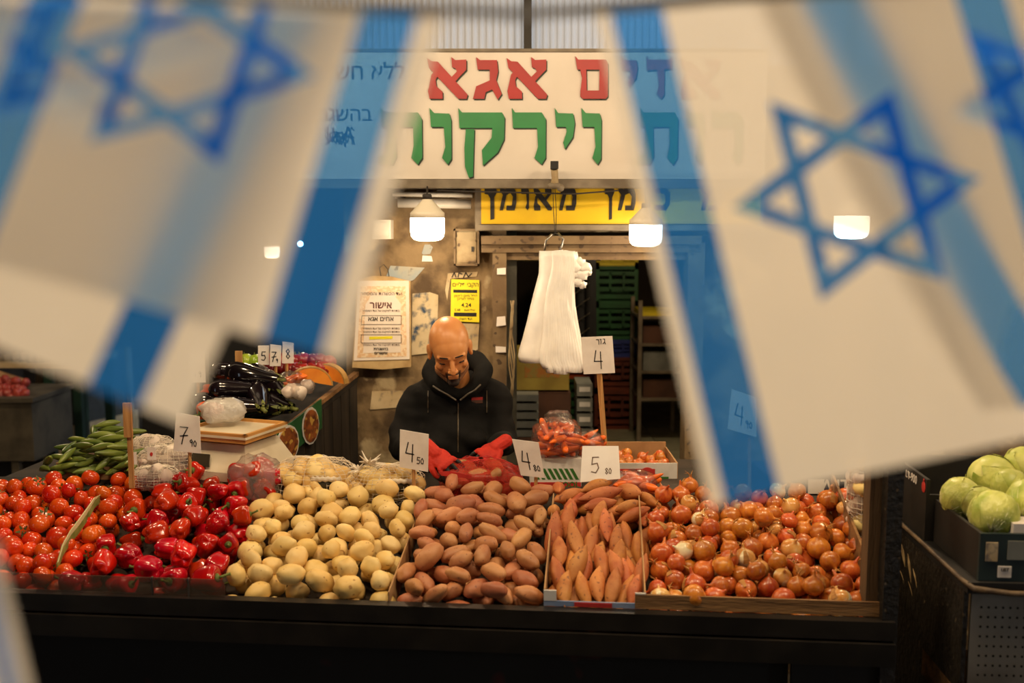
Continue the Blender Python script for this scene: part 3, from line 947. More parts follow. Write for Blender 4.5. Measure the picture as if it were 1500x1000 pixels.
BASE = 0.078                      # depth of the produce below the heap line
SHZ = 1.075                       # the flat shelf behind the heaps
BB = 0.74
ct_ = thing('display_counter', T(-1.4, 0.4, 0), 'long black market counter with a sloping deck heaped with vegetables', 'counter')
tb(MB(), -3.0, 0.02, 0.0, BB, Z0 - BASE - .03, Z0 - BASE, Z0 - BASE - .03 + SL * BB, Z0 - BASE + SL * BB).build('deck', 'deck', ct_)
for a0_, a1_, b1_ in ((-3.0, -2.15, 1.12), (-2.15, -1.55, .90), (-1.55, -1.0, .99), (-1.0, .02, 1.30)):
    tb(MB(), a0_, a1_, BB - .01, b1_, SHZ - .03, SHZ, SHZ - .03, SHZ).build('back_shelf', 'deck', ct_)
tb(MB(), -3.0, 0.012, -0.035, 0.0, Z0 - .055, Z0 - .004, Z0 - .055, Z0 - .004).build('front_lip', 'black_metal', ct_)
tb(MB(), -3.0, 0.012, -0.045, 0.02, Z0 - .125, Z0 - .062, Z0 - .125, Z0 - .062).build('front_rail', 'black_metal', ct_)
M['panel_stained'] = pm('panel_stained', (15, 13, 12), (22, 19, 17), scale=3, rough=0.75, spots=(64, 20, 14), spot_scale=7, spot_t=0.68)
tb(MB(), -3.0, -.25, .05, .07, 0.02, Z0 - .10, 0.02, Z0 - .10).build('front_panel', 'panel_stained', ct_)
tb(MB(), -.25, 0.012, .0, .02, 0.02, Z0 - .12, 0.02, Z0 - .12).build('side_panel', 'black_panel', ct_)
for a_ in (-2.9, -1.45, -0.03):
    for b_ in (.08, .80):
        tb(MB(), a_ - .025, a_ + .025, b_, b_ + .05, 0, .86, 0, .86).build('leg', 'black_metal', ct_)

# clear guard in front of the tomatoes and peppers
M['acrylic'] = film('acrylic', (150, 130, 110), 0.16, rough=0.08, bump=0.05, bscale=4)
gd = thing('plastic_guard', T(-2.2, -0.01, Z0 - .004), 'clear plastic guard strip along the front of the tomatoes and peppers', 'guard')
ga0, ga1 = ab(-40, 858)[0], ab(332, 872)[0]
cut = [ga0, ga0 + (ga1 - ga0) * .72, ga0 + (ga1 - ga0) * .86, ga1]
for i in range(3):
    tb(MB(), cut[i] + .002, cut[i + 1] - .002, -.016, -.012, Z0 - .004, Z0 + .048, Z0 - .004, Z0 + .048).build('pane', 'acrylic', gd)
for i in range(1, 3):
    tb(MB(), cut[i] - .002, cut[i] + .002, -.018, -.010, Z0 - .004, Z0 + .05, Z0 - .004, Z0 + .05).build('joint_strip', 'steel', gd)

# ================================================================== PRODUCE
M['tomato'] = pm('tomato', (206, 54, 14), (226, 92, 22), scale=9, rough=0.22, rnd=0.14, hue=0.008, coat=0.3)
M['calyx'] = pm('calyx', (92, 104, 44), (62, 70, 34), scale=30, rough=0.7)
M['pepper'] = pm('pepper', (172, 14, 8), (204, 38, 12), scale=7, rough=0.18, rnd=0.2, hue=0.008, coat=0.5)
M['pepper_stem'] = pm('pepper_stem', (118, 128, 50), (84, 100, 40), scale=40, rough=0.6)
M['potato'] = pm('potato', (236, 208, 142), (222, 186, 112), scale=10, rough=0.48, rnd=0.08, bump=0.08, bscale=60, spots=(176, 132, 74), spot_scale=75, spot_t=0.70, hue=0.006)
M['red_potato'] = pm('red_potato', (192, 134, 88), (170, 106, 66), scale=12, rough=0.5, rnd=0.14, bump=0.1, bscale=70, spots=(142, 88, 60), spot_scale=90, spot_t=0.68, hue=0.012)
M['sweet_potato'] = pm('sweet_potato', (202, 128, 70), (176, 94, 46), scale=14, rough=0.6, rnd=0.14, bump=0.2, bscale=50, spots=(140, 78, 48), spot_scale=70, spot_t=0.66, hue=0.014)
M['onion'] = pm('onion', (206, 120, 44), (176, 84, 30), scale=26, stretch=(2.6, 2.6, .28), rough=0.3, rnd=0.2, hue=0.016, coat=0.25, bump=0.1, bscale=70, lo=.36, hi=.66)
M['onion_pale'] = pm('onion_pale', (232, 184, 110), (202, 128, 54), scale=16, stretch=(2.2, 2.2, .35), rough=0.26, rnd=0.12, coat=0.3, lo=.35, hi=.65, spots=(240, 226, 186), spot_scale=12, spot_t=0.58)
M['onion_dry'] = pm('onion_dry', (198, 146, 76), (160, 104, 48), scale=20, rough=0.7)


def ico_item(name, seed, L, W, H, mat, amp=.1, freq=1.6, taper=0.0, bend=0.0, sub=3, tip=0.0):
    """potato-like body, long axis x"""
    bm = bmesh.new()
    bmesh.ops.create_icosphere(bm, subdivisions=sub, radius=1.0)
    off = Vector((seed * 3.1, seed * 1.7, seed * 5.3))
    for v in bm.verts:
        c = v.co.copy()
        k = 1 + amp * noise.noise(c * freq + off) * 2 + amp * .35 * noise.noise(c * freq * 3 + off)
        x = c.x
        rad = 1 - taper * x * .5
        if tip:
            s = math.sqrt(max(0, 1 - x * x))
            rad *= (1 - tip) + tip * s ** .35 if False else 1 - tip * abs(x) ** 2.2 * .6
        v.co = Vector((c.x * k * L / 2, c.y * k * W / 2 * rad, c.z * k * H / 2 * rad))
        v.co.z += bend * (x * x) * L
        v.co.y += bend * .6 * x * x * L
    me = bpy.data.meshes.new(name)
    bm.to_mesh(me); bm.free()
    me.polygons.foreach_set('use_smooth', [True] * len(me.polygons))
    me.materials.append(M[mat])
    return me


def tomato_mesh(seed):
    rr = random.Random(seed)
    ribs = rr.choice((4, 5, 6)); ph = rr.uniform(0, 6)
    mb = MB()
    R_ = .031

    def fn(u, v):
        t = math.pi * v
        th = 2 * math.pi * u
        rad = math.sin(t) ** .92
        z = -math.cos(t) * .86
        if v > .8: z -= .55 * (v - .8) ** 1.3 * 1.6
        k = 1 + .025 * math.cos(ribs * th + ph) * v
        return (R_ * rad * k * math.cos(th), R_ * rad * k * math.sin(th), R_ * z)
    mb.grid(fn, 22, 14, closed_u=True)
    return mb.mesh('tomato', 'tomato', smooth=True)


def calyx_mesh(seed):
    rr = random.Random(seed)
    mb = MB()
    R_ = .031
    for k in range(5):
        th = 2 * math.pi * k / 5 + rr.uniform(-.2, .2)
        d = Vector((math.cos(th), math.sin(th), 0)); n_ = Vector((-d.y, d.x, 0))
        pts = []
        for i, (r, w, z) in enumerate(((.001, .003, .7), (.009, .0042, .80), (.017, .0028, .84), (.023, .0006, .86 + rr.uniform(0, .2)))):
            c = d * r + Vector((0, 0, z * R_))
            pts += [c - n_ * w, c + n_ * w]
        fs = [(2 * i, 2 * i + 2, 2 * i + 3, 2 * i + 1) for i in range(3)]
        mb.add(pts, fs)
    mb.tube([(0, 0, .66 * R_), (.002, .001, 1.05 * R_), (.006, .003, 1.35 * R_)], [.0022, .0018, .0024], 6)
    return mb.mesh('calyx', 'calyx')


def pepper_mesh(seed):
    rr = random.Random(seed)
    lob = rr.choice((3, 4, 4)); ph = rr.uniform(0, 6); Lp = rr.uniform(.078, .094); Rm = rr.uniform(.033, .037)
    tw = rr.uniform(-.3, .3)
    prof = [(0, .0), (.03, .42), (.1, .74), (.22, .97), (.38, 1.0), (.55, .94), (.72, .84), (.86, .68), (.95, .44), (1.0, .0)]
    mb = MB()

    def fn(u, v):
        t = v
        for i in range(len(prof) - 1):
            if prof[i][0] <= t <= prof[i + 1][0]:
                f = (t - prof[i][0]) / (prof[i + 1][0] - prof[i][0])
                r = prof[i][1] * (1 - f) + prof[i + 1][1] * f
                break
        th = 2 * math.pi * u
        lobe = 1 + .11 * math.cos(lob * th + ph + tw * t * 3) + .04 * math.cos(2 * th + ph * 2)
        x = (t - .5) * Lp
        # shoulders rise round the stem, lobes reach down at the tip
        if t < .12: x += (.12 - t) * .13 * (1 - r)
        if t > .8: x += .010 * math.cos(lob * th + ph + tw * t * 3) * (t - .8) / .2 * r - .012 * (1 - r) * (t - .8) / .2
        return (-x, Rm * r * lobe * math.cos(th), Rm * r * lobe * math.sin(th))
    mb.grid(fn, 28, 18, closed_u=True)
    me = mb.mesh('pepper', 'pepper', smooth=True)
    sb = MB()
    x0 = Lp / 2 - .012
    b_ = rr.uniform(-.012, .012)
    sb.lathe([(.0, .0), (.013, .001), (.011, .004), (.0055, .008)], 9, mx=Matrix.Translation((x0, 0, 0)) @ Matrix.Rotation(math.pi / 2, 4, 'Y'))
    sb.tube([(x0 + .005, 0, 0), (x0 + .014, b_ * .3, .002), (x0 + .026, b_, .006), (x0 + .031, b_ * 1.3, .009)], [.005, .0038, .0036, .0046], 7)
    return me, sb.mesh('stem', 'pepper_stem', smooth=True)


def onion_mesh(seed, mat):
    rr = random.Random(seed)
    neck = rr.uniform(.9, 1.5); fl = rr.uniform(.82, .98)
    R_ = .032
    prof = [(.05, -.92 * fl), (.4, -.86 * fl), (.72, -.66 * fl), (.93, -.34 * fl), (1.0, 0), (.95, .3 * fl), (.8, .58 * fl), (.55, .80 * fl), (.30, .96 * fl), (.17, 1.08 * fl), (.12, 1.2 * fl * (neck * .4 + .6)), (.10, 1.34 * fl * (neck * .5 + .5)), (.02, 1.4 * fl * (neck * .5 + .5))]
    mb = MB()
    n = 24; vs = []; fs = []
    for i, (r, z) in enumerate(prof):
        for j in range(n):
            th = 2 * math.pi * j / n
            k = 1 + .03 * noise.noise(Vector((math.cos(th), math.sin(th), z)) * 1.5 + Vector((seed, 0, 0)))
            sx = .004 * max(0, z - .9) * math.sin(seed)
            vs.append((R_ * r * k * math.cos(th) + sx * 2, R_ * r * k * math.sin(th), R_ * z))
    for i in range(len(prof) - 1):
        for j in range(n):
            a0 = i * n + j; a1 = i * n + (j + 1) % n
            fs.append((a0, a1, a1 + n, a0 + n))
    fs.append(tuple(range(n - 1, -1, -1))); fs.append(tuple((len(prof) - 1) * n + j for j in range(n)))
    mb.add(vs, fs)
    me = mb.mesh('onion', mat, smooth=True)
    wb = MB()
    for k in range(4):
        th = rr.uniform(0, 6.28); d = Vector((math.cos(th), math.sin(th), 0))
        z0_ = R_ * 1.2 * fl
        wb.tube([d * .002 + Vector((0, 0, z0_)), d * .006 + Vector((0, 0, z0_ + .010)), d * (.012 + rr.uniform(0, .012)) + Vector((0, 0, z0_ + .012 + rr.uniform(-.004, .010)))], [.0022, .0016, .0006], 5)
    # a loose flake of papery skin
    th = rr.uniform(0, 6.28)
    d = Vector((math.cos(th), math.sin(th), 0)); nn = Vector((-d.y, d.x, 0))
    pts = []
    for i in range(4):
        for s in (-1, 1):
            zz = (-.2 + .35 * i) * R_
            rad = R_ * (math.sqrt(max(.05, 1 - (zz / R_) ** 2)) + .02 + .10 * (i == 3))
            pts.append(d * rad + nn * s * (.010 - .002 * i) + Vector((0, 0, zz)))
    wb.add(pts, [(2 * i, 2 * i + 1, 2 * i + 3, 2 * i + 2) for i in range(3)])
    return me, wb.mesh('dry_skin', 'onion_dry')


PLACED = []      # collision spheres of everything dropped: x, y, z, r
PA = np.zeros((0, 4))


def heap(kind, quad, variants, spheres, labels, cat, group, orient, nmax=230, smin=.86, smax=1.14, K=16, top=.25, bulge=.012, overlap=.93, base=BASE, child_p=1.0, zoff=0.0):
    """pieces dropped one at a time, each into the lowest of several random spots"""
    global PA
    rr = random.Random(hash(kind) % 1000 if False else sum(map(ord, kind)))
    c = [ab(*q) for q in quad]
    rmax = max(s[1] for s in spheres)
    items = []
    miss = 0
    while len(items) < nmax and miss < 70:
        best = None
        for k in range(K):
            u, v = rr.random(), rr.random()
            a = (c[0][0] * (1 - u) + c[1][0] * u) * (1 - v) + (c[3][0] * (1 - u) + c[2][0] * u) * v
            b = (c[0][1] * (1 - u) + c[1][1] * u) * (1 - v) + (c[3][1] * (1 - u) + c[2][1] * u) * v
            b = max(b, rmax * .95)
            s = rr.uniform(smin, smax)
            R_ = orient(rr, u, v)
            q = T(a, b, 0)
            ctr = np.array([list(q + R_ @ Vector((o * s, 0, 0))) + [r * s] for o, r in spheres])
            # keep the ends inside the counter front
            if any(((Vector((x, y)) - A).dot(E2) < r * .8) for x, y, z, r in ctr):
                continue
            zmin = -1e9
            for x, y, z, r in ctr:
                bb = (Vector((x, y)) - A).dot(E2)
                zmin = max(zmin, Z0 + zoff - base + SL * bb + r * 1.03 - z)
            if len(PA):
                for x, y, z, r in ctr:
                    d2 = (PA[:, 0] - x) ** 2 + (PA[:, 1] - y) ** 2
                    rs = ((PA[:, 3] + r) * overlap) ** 2
                    ok = d2 < rs
                    if ok.any():
                        zmin = max(zmin, (PA[ok, 2] + np.sqrt(rs[ok] - d2[ok])).max() - z)
            h = zmin - (Z0 + zoff + SL * b + bulge * math.sin(math.pi * u) * min(1, v * 4))
            if best is None or h < best[0]:
                best = (h, q, zmin, s, R_, ctr, u, v)
        if best is None or best[0] > rmax * top:
            miss += 1
            continue
        h, q, z, s, R_, ctr, u, v = best
        ctr = ctr.copy(); ctr[:, 2] += z
        PA = np.vstack([PA, ctr])
        items.append((Vector((q.x, q.y, z)), s, R_, ctr, u, v))
    return dict(kind=kind, items=items, variants=variants, labels=labels, cat=cat, group=group, child_p=child_p, rr=rr)


def seen(ctr_all, owner, i, ctr):
    """is any piece of this item in sight from the photograph's place or a step to either side?"""
    for cx in (-.7, 0, .7):
        o = np.array([cx, 0.0, CAM.z])
        for x, y, z, r in ctr:
            p0 = np.array([x, y, z])
            for dx, dz in ((0, .9), (.6, .6), (-.6, .6), (0, .2), (.8, .1), (-.8, .1)):
                d = p0 - o; L_ = np.linalg.norm(d); d = d / L_
                rt = np.cross(d, [0, 0, 1]); rt /= np.linalg.norm(rt); up = np.cross(rt, d)
                pt = p0 + (rt * dx + up * dz) * r * .85 - d * r * .4
                w = pt - o; Lw = np.linalg.norm(w); w = w / Lw
                oc = ctr_all[:, :3] - o
                tca = oc @ w
                d2 = (oc * oc).sum(1) - tca ** 2
                hit = (d2 < (ctr_all[:, 3] * .92) ** 2) & (owner != i) & (tca < Lw - .01)
                if not hit.any():
                    return True
    return False


def make_heap(H):
    it = H['items']
    allc = np.vstack([x[3] for x in it]); own = np.concatenate([[k] * len(x[3]) for k, x in enumerate(it)])
    rr = H['rr']
    made = 0
    for k, (loc, s, R_, ctr, u, v) in enumerate(it):
        if not seen(allc, own, k, ctr):
            continue
        me = rr.choice(H['variants'])
        ch = None
        if isinstance(me, tuple): me, ch = me
        o = bpy.data.objects.new(H['kind'], me)
        col.objects.link(o)
        o.location = loc
        o.rotation_euler = R_.to_euler()
        o.scale = (s, s, s)
        lb = H['labels'][0 if v < .30 else 1 if v < .68 else 2] + (', left side' if u < .33 else ', right side' if u > .67 else ', midway')
        tag(o, lb, H['cat'], H['group'])
        if ch is not None and rr.random() < H['child_p']:
            q = bpy.data.objects.new(ch.name.split('.')[0], ch)
            col.objects.link(q); q.parent = o
        made += 1
    print(H['kind'], 'dropped', len(it), 'kept', made)


SLOPE = math.atan(SL)


def any_way(rr, u, v):
    return Euler((rr.uniform(0, 6.28), rr.uniform(0, 6.28), rr.uniform(0, 6.28))).to_matrix()


def lying(rr, u, v):
    return (Matrix.Rotation(rr.uniform(0, 6.28), 3, 'Z') @ Matrix.Rotation(rr.gauss(0, .28), 3, 'Y') @ Matrix.Rotation(rr.uniform(0, 6.28), 3, 'X'))


def pointing_up(rr, u, v):
    if v > .74:
        yaw = rr.uniform(0, 6.28); pit = rr.gauss(0, .2)
    else:
        yaw = math.pi / 2 + TROT + rr.gauss(0, .26) - (u - .5) * .25; pit = SLOPE + rr.gauss(.42, .16)
    return Matrix.Rotation(yaw, 3, 'Z') @ Matrix.Rotation(-pit, 3, 'Y') @ Matrix.Rotation(rr.uniform(0, 6.28), 3, 'X')


def onion_way(rr, u, v):
    return Matrix.Rotation(rr.uniform(0, 6.28), 3, 'Z') @ Matrix.Rotation(abs(rr.gauss(.9, .6)), 3, 'Y') @ Matrix.Rotation(rr.uniform(0, 6.28), 3, 'Z')


tv = [(tomato_mesh(i), calyx_mesh(i)) for i in range(6)]
pv = [pepper_mesh(i) for i in range(7)]
ov = [onion_mesh(i, 'onion') for i in range(5)] + [onion_mesh(9, 'onion_pale')]
rs_ = random.Random(3)
potv = [ico_item('potato', i, rs_.uniform(.068, .086), rs_.uniform(.056, .064), rs_.uniform(.050, .058), 'potato', amp=.07) for i in range(8)]
redv = [ico_item('red_potato', 20 + i, rs_.uniform(.076, .098), rs_.uniform(.046, .056), rs_.uniform(.042, .050), 'red_potato', amp=.07, bend=rs_.uniform(-.04, .04)) for i in range(8)]
swv = [ico_item('sweet_potato', 40 + i, rs_.uniform(.125, .165), rs_.uniform(.045, .054), rs_.uniform(.042, .05), 'sweet_potato', amp=.06, tip=.95, bend=rs_.uniform(-.05, .05)) for i in range(8)]

HEAPS = []
HEAPS.append(heap('potato', [(322, 878), (556, 886), (608, 724), (394, 722)], potv, [(-.011, .028), (.011, .028)],
                  ['pale yellow potato at the front edge of the yellow potato heap', 'pale yellow potato in the middle of the yellow potato heap', 'pale yellow potato at the back of its heap, below the white net bags'],
                  'potato', 'loose yellow potatoes heaped on the counter', lying, top=.75, smin=.9, smax=1.3))
HEAPS.append(heap('red_potato', [(576, 888), (780, 892), (796, 716), (624, 714)], redv, [(-.022, .0225), (0, .025), (.022, .0225)],
                  ['reddish potato at the front edge of the red potato heap', 'reddish potato in the middle of the red potato heap', 'reddish potato at the back of its heap, below the red net sack'],
                  'potato', 'loose red potatoes heaped on the counter', lying, nmax=290, top=.85, smin=.88, smax=1.22))
HEAPS.append(heap('sweet_potato', [(804, 886), (936, 888), (948, 720), (808, 716)], swv, [(-.052, .013), (-.028, .0195), (0, .0225), (.028, .0195), (.052, .013)],
                  ['tapered sweet potato pointing up at the front of the sweet potato box', 'tapered sweet potato in the middle of the sweet potato heap', 'sweet potato lying across the back of the sweet potato heap'],
                  'sweet potato', 'sweet potatoes heaped in a low box', pointing_up, K=20, top=.4, overlap=.9))
HEAPS.append(heap('onion', [(962, 882), (1280, 890), (1238, 728), (960, 718)], ov, [(0, .0305)],
                  ['brown onion at the front of the onion tray, behind its wooden edge', 'brown onion in the middle of the onion heap', 'brown onion at the back of the onion heap, under the right flag'],
                  'onion', 'brown onions heaped in a shallow tray', onion_way, nmax=330, child_p=.6, top=.7))
HEAPS.append(heap('bell_pepper', [(100, 858), (318, 874), (388, 702), (240, 698)], pv, [(-.016, .033), (.014, .034)],
                  ['glossy red bell pepper at the front, behind the plastic guard', 'glossy red bell pepper in the middle of the pepper heap', 'glossy red bell pepper at the back, near the scale'],
                  'bell pepper', 'red bell peppers heaped on the counter', lying, top=.6, bulge=.02, nmax=260))
HEAPS.append(heap('tomato', [(-70, 850), (86, 856), (222, 696), (-70, 722)], tv, [(0, .0305)],
                  ['ripe red tomato at the front, behind the plastic guard', 'ripe red tomato in the middle of the tomato heap at the left', 'ripe red tomato at the back, below the green cucumbers'],
                  'tomato', 'red tomatoes heaped at the left of the counter', any_way, nmax=310, child_p=.55, top=.75))
for H in HEAPS:
    make_heap(H)

# trays, boxes and dividers that hold the heaps
ot = thing('onion_tray', T(*ab(1115, 895), Z0 - .05), 'shallow brown wooden tray holding the onions', 'tray')
oa0, oa1 = ab(930, 890)[0], ab(1296, 900)[0]
ob_ = ab(1240, 722)[1]
tb(MB(), oa0, oa1, .000, .008, Z0 - .002, Z0 + .038, Z0 - .002, Z0 + .038).build('front_board', 'wood', ot)
tb(MB(), oa1 - .008, oa1, .008, ob_ + .03, Z0 - BASE + .002, Z0 + .05, Z0 - BASE + .002 + SL * ob_, Z0 + .06 + SL * ob_).build('side_board', 'wood', ot)
sa0 = ab(796, 890)[0]; sa1 = ab(946, 892)[0]
sb_ = thing('sweet_potato_box', T((sa0 + sa1) / 2, 0, Z0 - .05), 'low white cardboard box with red and blue print holding the sweet potatoes', 'box')
M['print_blue'] = pm('print_blue', (120, 140, 176), (150, 160, 184), scale=12, rough=0.6)
M['print_red'] = pm('print_red', (196, 50, 44), (176, 40, 36), scale=20, rough=0.6)
tb(MB(), sa0, sa1, .001, .006, Z0 - .003, Z0 + .012, Z0 - .003, Z0 + .012).build('front_edge', 'print_blue', sb_)
tb(MB(), sa0, sa0 + .035, .0005, .006, Z0 + .012, Z0 + .042, Z0 + .012, Z0 + .042).build('corner_flap', 'white_carton', sb_)
tb(MB(), sa1 - .03, sa1, .0005, .006, Z0 + .012, Z0 + .042, Z0 + .012, Z0 + .042).build('corner_flap', 'white_carton', sb_)
tb(MB(), sa0 + .085, sa0 + .19, -.0015, .001, Z0 - .002, Z0 + .010, Z0 - .002, Z0 + .010).build('red_print', 'print_red', sb_)
for a_ in (sa0, sa1 - .004):
    tb(MB(), a_, a_ + .004, .006, .52, Z0 - BASE + .002, Z0 + .045, Z0 - BASE + .002 + SL * .52, Z0 + .03 + SL * .52).build('side', 'carton', sb_)
pa = ab(566, 888)[0]
tag(tb(MB(), pa - .003, pa + .001, .004, .5, Z0 - BASE + .001, Z0 + .02, Z0 - BASE + .001 + SL * .5, Z0 - .02 + SL * .5).build('cardboard_divider', 'carton'), 'thin cardboard divider between the yellow and the red potatoes', 'divider')
# striped divider strip between tomatoes and peppers
M['leaf_strip'] = pm('leaf_strip', (150, 156, 84), (108, 122, 56), scale=14, rough=0.5)
M['leaf_edge'] = pm('leaf_edge', (206, 196, 150), rough=0.5)
dv = thing('leaf_divider', T(*ab(85, 838), Z0), 'bent green and cream strip standing between tomatoes and peppers', 'divider')
pts = [(84, 838), (92, 822), (104, 808), (116, 795), (128, 775), (138, 752), (146, 738)]
q = [T(*ab(x, y), 0) for x, y in pts]
for nm, z0_, z1_, mt, dx in (('strip', .0, .034, 'leaf_strip', 0), ('edge', .028, .040, 'leaf_edge', .003)):
    mb = MB()
    vs = []
    for i, p in enumerate(q):
        zz = Z0 + SL * ((Vector((p.x, p.y)) - A).dot(E2)) + .004 + .028 * math.sin(math.pi * i / 6)
        wd = .4 + .6 * math.sin(math.pi * (i + .6) / 7.2)
        for z_ in (z0_, z1_ * wd + .004):
            for s in (-1, 1):
                vs.append(Vector((p.x + s * .0018 + dx, p.y, zz + z_)))
    fs = []
    for i in range(len(q) - 1):
        k = 4 * i
        fs += [(k, k + 4, k + 6, k + 2), (k + 1, k + 3, k + 7, k + 5), (k + 2, k + 6, k + 7, k + 3), (k, k + 1, k + 5, k + 4)]
    fs += [(0, 2, 3, 1), (4 * len(q) - 4, 4 * len(q) - 3, 4 * len(q) - 1, 4 * len(q) - 2)]
    mb.add(vs, fs).build(nm, mt, dv, smooth=False)

# ================================================================== PRICE CARDS
def ribbons4(s=1.0):
    return [[(-.2, .34), (-.32, -.12), (.12, -.14)], [(.06, .30), (.04, -.46)]]


DIG = {'4': [[(-.10, .5), (-.22, -.08), (.2, -.1)], [(.14, .42), (.12, -.5)]], '5': [[(.2, .45), (-.14, .45), (-.18, .05), (.12, .1), (.2, -.18), (.04, -.45), (-.2, -.38)]],
       '0': [[(0, .4), (-.18, .1), (-.1, -.35), (.12, -.35), (.18, .1), (0, .4)]], '8': [[(0, 0), (-.16, .25), (.02, .45), (.14, .25), (-.14, -.25), (.02, -.45), (.18, -.22), (0, 0)]],
       '9': [[(.16, .2), (-.05, .05), (-.16, .3), (.02, .48), (.16, .25), (.12, -.45)]], '.': [[(-.03, -.45), (.03, -.42)]],
       '7': [[(-.2, .4), (.2, .42), (0, 0), (-.1, -.5)], [(-.18, -.08), (.2, 0)]], '1': [[(0, .5), (0, -.5)]],
       'g': [[(-.1, .45), (.16, .42), (.12, -.05), (.22, -.4)], [(.1, -.1), (-.2, -.35)]], 'z': [[(-.12, .42), (.12, .4)], [(0, .4), (.06, 0), (-.02, -.4)]], 'r': [[(-.2, .38), (.16, .4), (.2, .1), (.16, -.42)]]}


def price_card(corners, Y, txt, stick_px, label, mat='card', small='', top='', sw=.0035, stick_w=.012, group=None, tilt=0.0, lean=0.0):
    """hand-lettered card on a wooden stick; corners TL TR BR BL where it stands at depth Y"""
    q = [P(x, y, Y) for x, y in corners]
    c = (q[0] + q[1] + q[2] + q[3]) / 4
    bot = P(stick_px[0], stick_px[1], Y + .01)
    t = thing('price_card', bot, label, 'price card', group)
    pv0 = Vector((c.x, Y, q[3].z)); LM = Matrix.Translation(pv0) @ Matrix.Rotation(-lean, 4, 'X') @ Matrix.Translation(-pv0)
    MB().poly([(v.x, v.z) for v in (q[3], q[2], q[1], q[0])], .004, LM @ Matrix.Translation((0, Y, 0))).build('card', mat, t)
    ex = (q[1] - q[0]) + (q[2] - q[3]); ez = (q[0] - q[3]) + (q[1] - q[2])
    w = ex.length / 2; h = ez.length / 2
    mx = LM @ frame(c + Vector((0, -.0012, 0)), ex, ez)
    def put(s, x, z, size, wd, nm):
        for i, ch in enumerate(s):
            ln = [[(x + (px_ + i * .52) * size, z + pz * size) for px_, pz in l] for l in DIG[ch]]
            strokes(ln, wd, .0012, mx).build(nm, 'ink' if mat != 'card_gloss' else 'ink_soft', t)
    if txt: put(txt, 0 if not small else -w * .14, -h * .05 if not top else -h * .12, h * .5, sw, 'digit')
    if small: put(small, w * .16, -h * .24, h * .19, sw * .7, 'digit')
    if top: put(top, w * .02, h * .36, h * .16, sw * .7, 'letter')
    tp = P(stick_px[0] + tilt, corners[3][1] - 1 if lean else (corners[0][1] + corners[3][1]) / 2, Y + .012)
    MB().tube([bot, tp], stick_w / 2, 4).build('stick', 'stick', t)
    return t


price_card([(586, 629), (628, 636), (627, 691), (585, 684)], 3.28, '4', (606, 738), 'white price card reading 4.50 on a stick between yellow and red potatoes', small='50')
price_card([(750, 643), (789, 648), (798, 700), (763, 696)], 3.30, '4', (785, 730), 'tilted price card reading 4.80 beside the red net sack', small='80')
price_card([(855, 652), (909, 652), (909, 701), (850, 706)], 3.27, '5', (880, 730), 'shiny white price card reading 5.80 behind the sweet potatoes', 'card_gloss', small='80', stick_w=.014, lean=.5)
price_card([(851, 494), (897, 492), (901, 546), (855, 548)], 3.62, '4', (887, 668), 'carrot price card reading 4 on a tall wooden stick beside the bag bundle', top='rzg', stick_w=.020, tilt=-11)
price_card([(258, 604), (292, 610), (294, 664), (254, 660)], 3.22, '7', (278, 698), 'price card with a crossed stroke beside the scale', small='90')
price_card([(1072, 570), (1108, 582), (1108, 640), (1066, 628)], 3.35, '4', (1098, 735), 'price card reading 4.90 standing behind the onions, seen through the blue stripe', small='90')
st = thing('wooden_stake', P(160, 712, 3.2), 'bare wooden stake with a wider top standing among the tomatoes', 'stake')
MB().box((P(160, 0, 3.2).x, 3.2, (P(160, 590, 3.2).z + P(160, 640, 3.2).z) / 2), (S(12, 3.2), .012, P(160, 590, 3.2).z - P(160, 640, 3.2).z)).build('top', 'stick', st)
MB().box((P(161, 0, 3.2).x, 3.205, (P(160, 636, 3.2).z + P(160, 715, 3.2).z) / 2), (S(7, 3.2), .01, P(160, 636, 3.2).z - P(160, 715, 3.2).z)).build('shaft', 'stick', st)

# ================================================================== GOODS BEHIND THE HEAPS
M['net_white'] = film('net_white', (232, 222, 206), 0.55, rough=.5, bump=0, gloss=0)
M['net_thread'] = pm('net_thread', (226, 214, 196), rough=0.6)
M['net_red_thread'] = pm('net_red_thread', (206, 30, 26), rough=0.5)
M['film_red'] = film('film_red', (240, 56, 40), 0.20, rough=.3, bump=.3, bscale=60, gloss=.0)
M['film_clear'] = film('film_clear', (230, 222, 214), 0.05, rough=.12, bump=.7, bscale=45, gloss=.3)
M['film_milky'] = film('film_milky', (230, 222, 214), 0.16, rough=.25, bump=.5, bscale=40, gloss=.1)
M['film_cloudy'] = film('film_cloudy', (236, 230, 222), 0.55, rough=.3, bump=.8, bscale=40, gloss=.1)
M['label_dark'] = pm('label_dark', (58, 52, 34), (40, 36, 26), scale=12, rough=0.4)
M['carrot'] = pm('carrot', (240, 118, 28), (226, 96, 20), scale=16, rough=0.35, rnd=0.12, bump=.15, bscale=50)
M['garlic'] = pm('garlic', (232, 218, 204), (206, 184, 172), scale=14, rough=0.5, rnd=.08)
M['cucumber'] = pm('cucumber', (124, 136, 58), (74, 94, 36), scale=16, stretch=(.4, 2, 2), rough=0.35, rnd=0.2, bump=.2, bscale=40)


